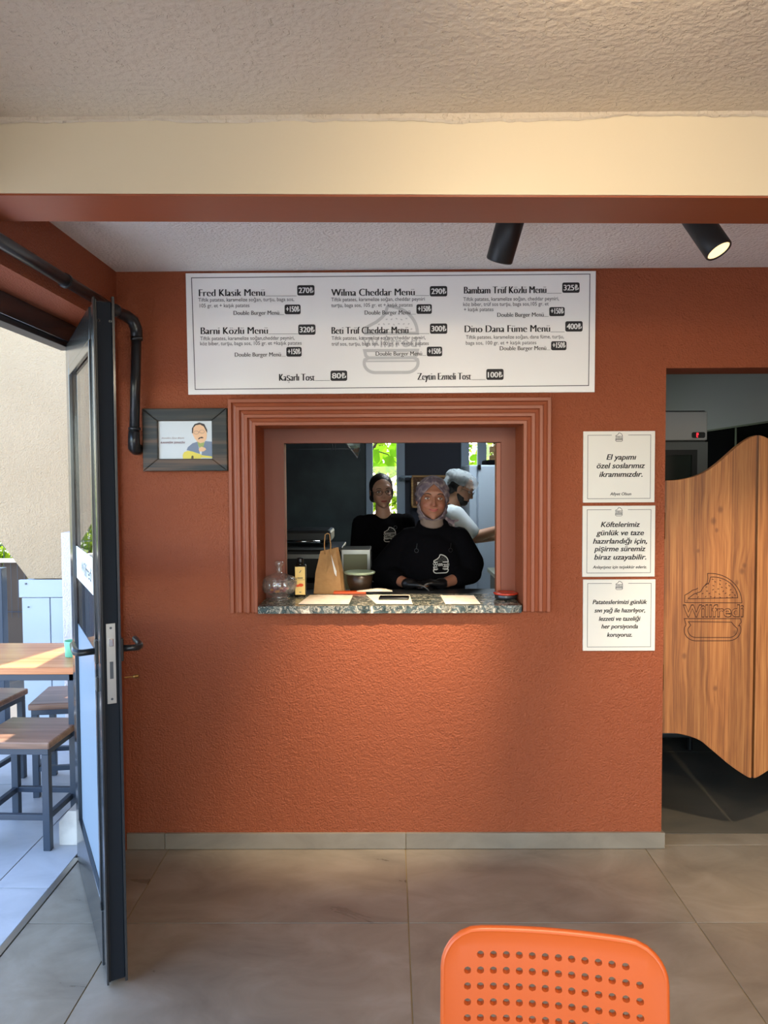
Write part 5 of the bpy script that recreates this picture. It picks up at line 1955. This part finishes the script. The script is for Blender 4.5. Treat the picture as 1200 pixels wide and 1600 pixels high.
def hand_parts(wrist, direction, up, side, curl=.35, k=1.0):
    """palm and five fingers as tapered capsules; direction = towards the fingers, up = back of the hand, side = thumb side (+1/-1)"""
    d = Vector(direction).normalized()
    u = Vector(up)
    u = (u - d * u.dot(d)).normalized()
    s = d.cross(u) * side
    w_ = Vector(wrist)
    P = []
    for t in (-.026, -.009, .009, .026):
        P.append(('c', w_ + s * t * .7 + d * .012 * k, w_ + d * .078 * k + s * t * k, .0125 * k, .0115 * k))
    L_ = {-.028: .060, -.0095: .072, .0095: .078, .028: .070}
    for t, ln in L_.items():
        a = w_ + d * .084 * k + s * t * k
        b = a + (d * math.cos(curl) - u * math.sin(curl)) * ln * .45 * k
        c = b + (d * math.cos(curl * 2.2) - u * math.sin(curl * 2.2)) * ln * .32 * k
        e = c + (d * math.cos(curl * 3.0) - u * math.sin(curl * 3.0)) * ln * .25 * k
        P += [('c', a, b, .0092 * k, .0085 * k), ('c', b, c, .0085 * k, .0076 * k), ('c', c, e, .0076 * k, .0064 * k)]
    a = w_ + d * .022 * k + s * .024 * k
    b = a + (d * .55 + s * .75 - u * .25).normalized() * .036 * k
    c = b + (d * .85 + s * .35 - u * .3).normalized() * .030 * k
    e = c + (d * .95 + s * .1 - u * .3).normalized() * .024 * k
    P += [('c', a, b, .0135 * k, .0110 * k), ('c', b, c, .0108 * k, .0092 * k), ('c', c, e, .0092 * k, .0072 * k)]
    return P


def legs(hip, y, floor=0.0, sep=.09):
    P, T_, S_ = [], [], []
    for s in (-1, 1):
        h, kn, an = Vector((hip + s * sep, y, .92)), Vector((hip + s * (sep + .01), y - .01, .50)), Vector((hip + s * (sep + .02), y + .01, .09))
        P += [('c', h, kn, .075, .050), ('c', kn, an, .050, .036), ('e', an + Vector((0, -.05, -.055)), (.036, .10, .028))]
        T_ += [('c', h, kn, .092, .070), ('c', kn, an + Vector((0, 0, .01)), .070, .055)]
        S_ += [('e', an + Vector((0, -.055, -.048)), (.047, .130, .040)), ('c', an + Vector((0, 0, .03)), an + Vector((0, 0, -.04)), .050, .052)]
    return P, T_, S_


def project_print(pr, target, y0, lift=.0025):
    bm = bmesh.new()
    bm.from_mesh(target)
    tree = BVHTree.FromBMesh(bm)
    bm.free()
    V2 = []
    for x, y, z in pr.v:
        h = tree.ray_cast(Vector((x, y0, z)), Vector((0, 1, 0)))
        V2.append((x, (h[0].y if h[0] is not None else y) - lift, z))
    pr.v = V2
    return pr


def shoe_tr(root, T_, S_, hipx, y):
    me = blob(T_ + [('e', (hipx, y, .94), (.165, .115, .11))], .012, 3)
    meshobj('trousers', me, M['dark_trousers'], root)
    me = blob(S_, .010, 3)
    for v in me.vertices:
        v.co.z = max(v.co.z, .001)
    meshobj('shoes', me, M['shoe'], root)


# ---------- woman with the hijab, at the hatch
skinA = skin_mat('skin_warm', srgb(152, 104, 82), srgb(146, 78, 64))
H = Matrix.Translation((.221, 3.968, 1.527)) @ Matrix.Rotation(R(2), 4, 'Z') @ Matrix.Rotation(R(2), 4, 'Y') @ Matrix.Diagonal((1.05, 1, .98, 1))
ty = 4.0
L0, T0, S0 = legs(.2, ty)
shL, shR = Vector((.066, ty, 1.300)), Vector((.362, ty, 1.326))
elL, elR = Vector((-.030, ty - .01, 1.135)), Vector((.425, ty + .01, 1.135))
wrL, wrR = Vector((.085, 3.83, 1.106)), Vector((.268, 3.835, 1.106))
body = head_parts(H) + [('c', (.22, 3.985, 1.47), (.21, ty, 1.35), .048, .056), ('e', (.21, ty, 1.22), (.150, .092, .150)), ('e', (.2, ty, 1.02), (.130, .090, .16)),
                        ('e', (.2, ty, .93), (.145, .095, .10)), ('c', (.1, ty, 1.32), (.32, ty, 1.325), .05, .05),
                        ('c', shL, elL, .044, .036), ('c', elL, wrL, .037, .025), ('c', shR, elR, .044, .036), ('c', elR, wrR, .037, .025)] + L0
body += hand_parts(wrL, (.95, -.25, -.02), (0, -.1, 1), -1, .3, .88) + hand_parts(wrR, (-.95, -.25, .12), (0, -.1, 1), 1, .3, .88)
me = blob(body, .0045, 5)
shape_face(me, H)
pa = meshobj('person', me, skinA, None)
tag(pa, 'person in a mauve patterned hijab and black top smiling behind the hatch sill', 'person')
face_bits(pa, H, skinA, .62, True, 1.18)
gl = [(*q[:3], q[3] + .0016, q[4] + .0016) for q in hand_parts(wrL, (.95, -.25, -.02), (0, -.1, 1), -1, .3, .88)] + [('c', wrL + Vector((-.004, .003, 0)), wrL + Vector((.02, -.004, 0)), .0275, .027)]
meshobj('glove', blob(gl, .0038, 3), M['glove'], pa)
gl = [(*q[:3], q[3] + .0016, q[4] + .0016) for q in hand_parts(wrR, (-.95, -.25, .12), (0, -.1, 1), 1, .3, .88)] + [('c', wrR + Vector((-.002, .0, 0)), wrR + Vector((-.02, -.004, 0)), .0275, .027)]
meshobj('glove', blob(gl, .0038, 3), M['glove'], pa)
top_ = [('e', (.2, ty, 1.20), (.180, .118, .175)), ('e', (.2, ty, 1.02), (.185, .122, .20)), ('e', (.2, ty, .93), (.185, .125, .10)), ('c', (.10, ty, 1.32), (.32, ty, 1.325), .060, .060),
        ('c', (.185, ty - .016, 1.384), (.258, ty - .016, 1.386), .050, .050),
        ('c', shL, elL + Vector((.0, 0, .02)), .056, .074), ('c', elL, elL.lerp(wrL, .55), .072, .050),
        ('c', shR, elR + Vector((.0, 0, .05)), .056, .070), ('c', elR + Vector((0, 0, .06)), elR + Vector((.018, 0, .055)), .055, .05), ('c', elR, elR.lerp(wrR, .55), .058, .045)]
me = blob(top_, .0075, 5)
for v in me.vertices:
    v.co += Vector((0, 1, 0)) * .006 * noise.noise(v.co * 12)
shirt = meshobj('top', me, M['black_cloth'], pa)
p = Print()
emblem(p, .219, 1.150, .080, 3.8, .055)
project_print(p, me, 3.6)
p.build('chest_emblem', M['shirt_print'], shirt)
for bx_, bz_ in ((.135, 1.285), (.31, 1.285)):
    p = Print()
    p.stroke([(bx_ + .010 * math.cos(k * .7), bz_ - .02 + .010 * math.sin(k * .7)) for k in range(9)], .003, 0, True)
    p.stroke([(bx_, bz_ - .01), (bx_ + .004, bz_ + .015)], .003, 0)
    project_print(p, me, 3.6, .003)
    p.build('apron_buckle', mat('buckle_grey', srgb(60, 60, 62), .4, .8), shirt)
shoe_tr(pa, T0, S0, .2, ty)

# hijab: full head cover whose front is sunk behind the face inside the opening
hp_ = [('e', (0, .014, .022), (.086, .104, .101), H), ('e', (0, .0, -.05), (.076, .086, .085), H), ('e', (0, .018, -.118), (.064, .062, .055), H), ('e', (0, .006, -.085), (.068, .076, .045), H),
       ('c', (.045, .02, -.13), (.10, .06, -.15), .025, .014, H)]
me = blob(hp_, .0045, 4)
Hi = H.inverted()
for v in me.vertices:
    l = Hi @ v.co
    if l.y < .02:
        zz = l.z
        up_ = (zz + .02)
        if up_ > 0:
            wv = .064 * max(0, 1 - (up_ / .098) ** 1.7)
        else:
            wv = .064 * math.sqrt(max(0, 1 - (up_ / .086) ** 2))
        dlt = wv - abs(l.x)
        t = min(max((dlt + .003) / .010, 0), 1)
        t = t * t * (3 - 2 * t)
        l.y += t * .055
        # rolled edge and folds
        l.y -= .004 * math.exp(-((dlt + .008) / .006) ** 2)
    f_ = .0022 * math.sin(l.z * 190 + l.x * 120 * (1 if l.x > 0 else -1))
    n_ = Vector((l.x, l.y, 0)).normalized()
    l += n_ * f_ * (0 if (l.y < .02 and abs(l.x) < .05 and l.z > -.1) else 1)
    v.co = H @ l
def scarf_mat():
    m = mat('mauve_patterned_scarf', srgb(150, 128, 140), .85)
    N, L, b = nodes(m)
    tc = N.new('ShaderNodeTexCoord')
    vo = N.new('ShaderNodeTexNoise')
    vo.inputs['Scale'].default_value = 20
    vo.inputs['Detail'].default_value = 3
    vo.inputs['Distortion'].default_value = 1.5
    L.new(tc.outputs['Object'], vo.inputs['Vector'])
    r = N.new('ShaderNodeValToRGB')
    e = r.color_ramp.elements
    e[0].position, e[0].color = .36, (*srgb(88, 76, 88), 1)
    e[1].position, e[1].color = .66, (*srgb(150, 136, 134), 1)
    r.color_ramp.elements.new(.5).color = (*srgb(116, 102, 110), 1)
    L.new(vo.outputs['Fac'], r.inputs[0])
    L.new(r.outputs[0], b.inputs['Base Color'])
    return m
M['scarf'] = scarf_mat()
hj = meshobj('hijab', me, M['scarf'], pa)
nk = []
for zc, rx_, ry_, rr, tilt in ((-.090, .050, .060, .008, .028), (-.100, .049, .062, .008, .022), (-.110, .050, .064, .008, .026), (-.121, .052, .066, .009, .024)):
    pts = [Vector((rx_ * math.sin(a), .002 - ry_ * math.cos(a), zc - tilt * math.cos(a))) for a in [k * math.pi / 10 for k in range(21)]]
    nk += [('c', a, b, rr, rr, H) for a, b in zip(pts, pts[1:])]
meshobj('neck_scarf', blob(nk, .0042, 1), mat('cream_scarf', srgb(122, 106, 96), .85, bump=(40, .5, .006)), hj)
meshobj('scarf_end', blob([('c', (.070, .01, -.105), (.105, .03, -.125), .014, .012, H), ('c', (.105, .03, -.125), (.118, .035, -.155), .010, .006, H), ('c', (.100, .03, -.12), (.135, .04, -.112), .010, .006, H)], .004, 2), M['scarf'], hj)

# ---------- woman in the black sweater, left, in front of the window
skinB = skin_mat('skin_pale', srgb(180, 138, 116), srgb(170, 110, 92))
hy = 4.9
H = Matrix.Translation((-.050, hy - .03, 1.551)) @ Matrix.Rotation(R(10), 4, 'Z') @ Matrix.Rotation(R(-3), 4, 'Y') @ Matrix.Rotation(R(4), 4, 'X') @ Matrix.Diagonal((.94, .94, .95, 1))
L0, T0, S0 = legs(-.04, hy)
shL, shR = Vector((-.185, hy, 1.345)), Vector((.105, hy, 1.355))
elL, elR = Vector((-.215, hy + .02, 1.07)), Vector((.135, hy + .03, 1.08))
wrL, wrR = Vector((-.17, hy - .12, .90)), Vector((.09, hy - .12, .90))
body = head_parts(H) + [('c', (-.048, hy - .01, 1.47), (-.04, hy, 1.38), .043, .052), ('e', (-.04, hy, 1.25), (.140, .088, .150)), ('e', (-.04, hy, 1.04), (.120, .085, .16)),
                        ('e', (-.04, hy, .93), (.145, .095, .10)), ('c', (-.14, hy, 1.36), (.06, hy, 1.365), .044, .044),
                        ('c', shL, elL, .042, .034), ('c', elL, wrL, .035, .024), ('c', shR, elR, .042, .034), ('c', elR, wrR, .035, .024)] + L0
body += hand_parts(wrL, (.2, -.3, -.8), (-1, 0, .1), 1, .3, .88) + hand_parts(wrR, (-.2, -.3, -.8), (1, 0, .1), -1, .3, .88)
me = blob(body, .0048, 5)
shape_face(me, H)
pb = meshobj('person', me, skinB, None)
tag(pb, 'person with dark tied hair and glasses in a black sweater before the window', 'person')
face_bits(pb, H, skinB, .12)
top_ = [('e', (-.04, hy, 1.235), (.162, .108, .165)), ('e', (-.04, hy, 1.05), (.158, .108, .20)), ('e', (-.04, hy, .93), (.175, .12, .09)), ('c', (-.14, hy, 1.352), (.06, hy, 1.357), .055, .055),
        ('c', shL, elL, .058, .052), ('c', elL, elL.lerp(wrL, .93), .050, .034), ('c', shR, elR, .058, .052), ('c', elR, elR.lerp(wrR, .93), .050, .034)]
me = blob(top_, .0075, 5)
for v in me.vertices:
    v.co += Vector((0, 1, 0)) * .005 * noise.noise(v.co * 13)
shirt = meshobj('sweater', me, M['black_cloth'], pb)
p = Print()
emblem(p, -.038, 1.237, .076, 4.7, .06)
project_print(p, me, 4.5, .003)
p.build('chest_emblem', M['shirt_print'], shirt)
p = Print()
p.stroke([(.035 + .010 * math.cos(k * .7), 1.325 + .010 * math.sin(k * .7)) for k in range(9)], .003, 0, True)
project_print(p, me, 4.5, .003)
p.build('apron_buckle', M['dull_steel'], shirt)
shoe_tr(pb, T0, S0, -.04, hy)
hair = [('e', (0, .028, .036), (.081, .092, .086), H), ('e', (.060, .022, -.005), (.022, .045, .060), H), ('e', (-.060, .022, -.005), (.022, .045, .060), H),
        ('e', (0, .075, -.02), (.060, .040, .055), H), ('e', (-.045, .085, -.045), (.03, .03, .035), H)]
meshobj('hair', blob(hair, .005, 3), M['dark_hair'], pb)
def spectacles(root, H):
    g = empty('glasses')
    g.parent = root
    bm = bmesh.new()
    for s in (-1, 1):
        tube(bm, [H @ Vector((s * .032 + .021 * math.cos(a), -.097 + .004 * abs(math.cos(a)), .0 + .017 * math.sin(a))) for a in [k * math.pi / 10 for k in range(21)]], .0013, 6)
        tube(bm, [H @ Vector(q) for q in ((s * .053, -.093, .004), (s * .070, -.06, .006), (s * .076, .0, .004))], .0013, 6)
    tube(bm, [H @ Vector(q) for q in ((-.011, -.099, .003), (0, -.101, .005), (.011, -.099, .003))], .0012, 6)
    obj('glasses_frame', bm, M['black_metal'], g, True)
    bm = bmesh.new()
    for s in (-1, 1):
        bm.faces.new([bm.verts.new(H @ Vector((s * .032 + .0205 * math.cos(a), -.0965, .0165 * math.sin(a)))) for a in [k * math.pi / 10 for k in range(20)]])
    obj('lens', bm, M['glass'], g)
spectacles(pb, H)

# ---------- man in the hair net, side on
skinC = skin_mat('skin_olive', srgb(190, 142, 112), srgb(176, 112, 90))
my = 5.5
H = Matrix.Translation((.512, my, 1.556)) @ Matrix.Rotation(R(82), 4, 'Z') @ Matrix.Rotation(R(24), 4, 'X') @ Matrix.Diagonal((1.0, 1.0, 1.0, 1))
L0, T0, S0 = legs(.36, my)
sh, sh2 = Vector((.455, my - .17, 1.375)), Vector((.45, my + .16, 1.375))
el, el2 = Vector((.585, my - .21, 1.225)), Vector((.56, my + .20, 1.18))
wr, wr2 = Vector((.79, my - .16, 1.285)), Vector((.78, my + .12, 1.20))
body = head_parts(H, 1, False) + [('c', (.475, my, 1.50), (.42, my, 1.40), .056, .064), ('e', (.40, my, 1.27), (.100, .160, .165)), ('e', (.37, my, 1.05), (.095, .135, .17)),
                                  ('e', (.36, my, .93), (.10, .15, .10)), ('c', (.43, my - .12, 1.39), (.43, my + .12, 1.39), .052, .052),
                                  ('c', sh, el, .052, .042), ('c', el, wr, .043, .028), ('c', sh2, el2, .052, .042), ('c', el2, wr2, .043, .028)] + L0
body += hand_parts(wr, (1, .1, -.1), (0, -.3, 1), 1, .5, 1.0) + hand_parts(wr2, (1, -.1, -.3), (0, .3, 1), -1, .5, 1.0)
me = blob(body, .0048, 5)
shape_face(me, H)
pc = meshobj('person', me, skinC, None)
tag(pc, 'bearded person in a white T-shirt and hair net working side-on before the pale fridge', 'person')
face_bits(pc, H, skinC, 0)
top_ = [('e', (.395, my, 1.26), (.122, .178, .175)), ('e', (.365, my, 1.05), (.122, .165, .20)), ('c', (.43, my - .12, 1.385), (.43, my + .12, 1.385), .064, .064),
        ('c', sh, sh.lerp(el, .80), .070, .064), ('c', sh2, sh2.lerp(el2, .80), .070, .064), ('c', (.40, my, 1.43), (.415, my, 1.40), .060, .08)]
me = blob(top_, .0075, 4)
for v in me.vertices:
    v.co += Vector((.5, 1, 0)) * .006 * noise.noise(v.co * 11)
shirt = meshobj('t_shirt', me, M['white_cloth'], pc)
shoe_tr(pc, T0, S0, .36, my)
meshobj('apron_strap', blob([('c', (.40 + .085 * math.cos(a), my + .10 * math.sin(a), 1.452 - .03 * math.cos(a)), (.40 + .085 * math.cos(a + .35), my + .10 * math.sin(a + .35), 1.452 - .03 * math.cos(a + .35)), .008, .008) for a in [k * .35 for k in range(18)]], .004, 1), M['black_cloth'], pc)
meshobj('apron', blob([('e', (.445, my, 1.05), (.085, .15, .27))], .010, 2), M['black_cloth'], pc)
meshobj('hair', blob([('e', (0, .026, .030), (.078, .092, .084), H), ('e', (0, .06, -.03), (.060, .045, .045), H)], .005, 3), M['dark_hair'], pc)
meshobj('beard', blob([('e', (0, -.036, -.078), (.050, .050, .036), H), ('e', (.045, -.018, -.050), (.018, .036, .040), H), ('e', (-.045, -.018, -.050), (.018, .036, .040), H),
                       ('c', (-.02, -.079, -.046), (.02, -.079, -.046), .007, .007, H)], .005, 3), M['dark_hair'], pc)
spectacles(pc, H)
net = blob([('e', (0, .022, .062), (.094, .124, .068), H), ('e', (0, .105, .02), (.07, .035, .045), H)], .006, 3)
for v in net.vertices:
    v.co += Vector((1, 1, 1)) * .004 * noise.noise(v.co * 38)
def net_mat():
    m = bpy.data.materials.new('hair_net_gauze')
    m.use_nodes = True
    N, L = m.node_tree.nodes, m.node_tree.links
    N.clear()
    out = N.new('ShaderNodeOutputMaterial')
    mx = N.new('ShaderNodeMixShader')
    tr = N.new('ShaderNodeBsdfTransparent')
    d = N.new('ShaderNodeBsdfDiffuse')
    d.inputs[0].default_value = (.75, .85, .9, 1)
    tc = N.new('ShaderNodeTexCoord')
    n = N.new('ShaderNodeTexNoise')
    n.inputs['Scale'].default_value = 22
    n.inputs['Distortion'].default_value = .8
    L.new(tc.outputs['Object'], n.inputs['Vector'])
    mr = N.new('ShaderNodeMapRange')
    mr.inputs[1].default_value, mr.inputs[2].default_value = .35, .7
    mr.inputs[3].default_value, mr.inputs[4].default_value = .28, .46
    L.new(n.outputs['Fac'], mr.inputs[0])
    L.new(mr.outputs[0], mx.inputs[0])
    L.new(tr.outputs[0], mx.inputs[1])
    L.new(d.outputs[0], mx.inputs[2])
    L.new(mx.outputs[0], out.inputs[0])
    return m
meshobj('hair_net', net, net_mat(), pc)
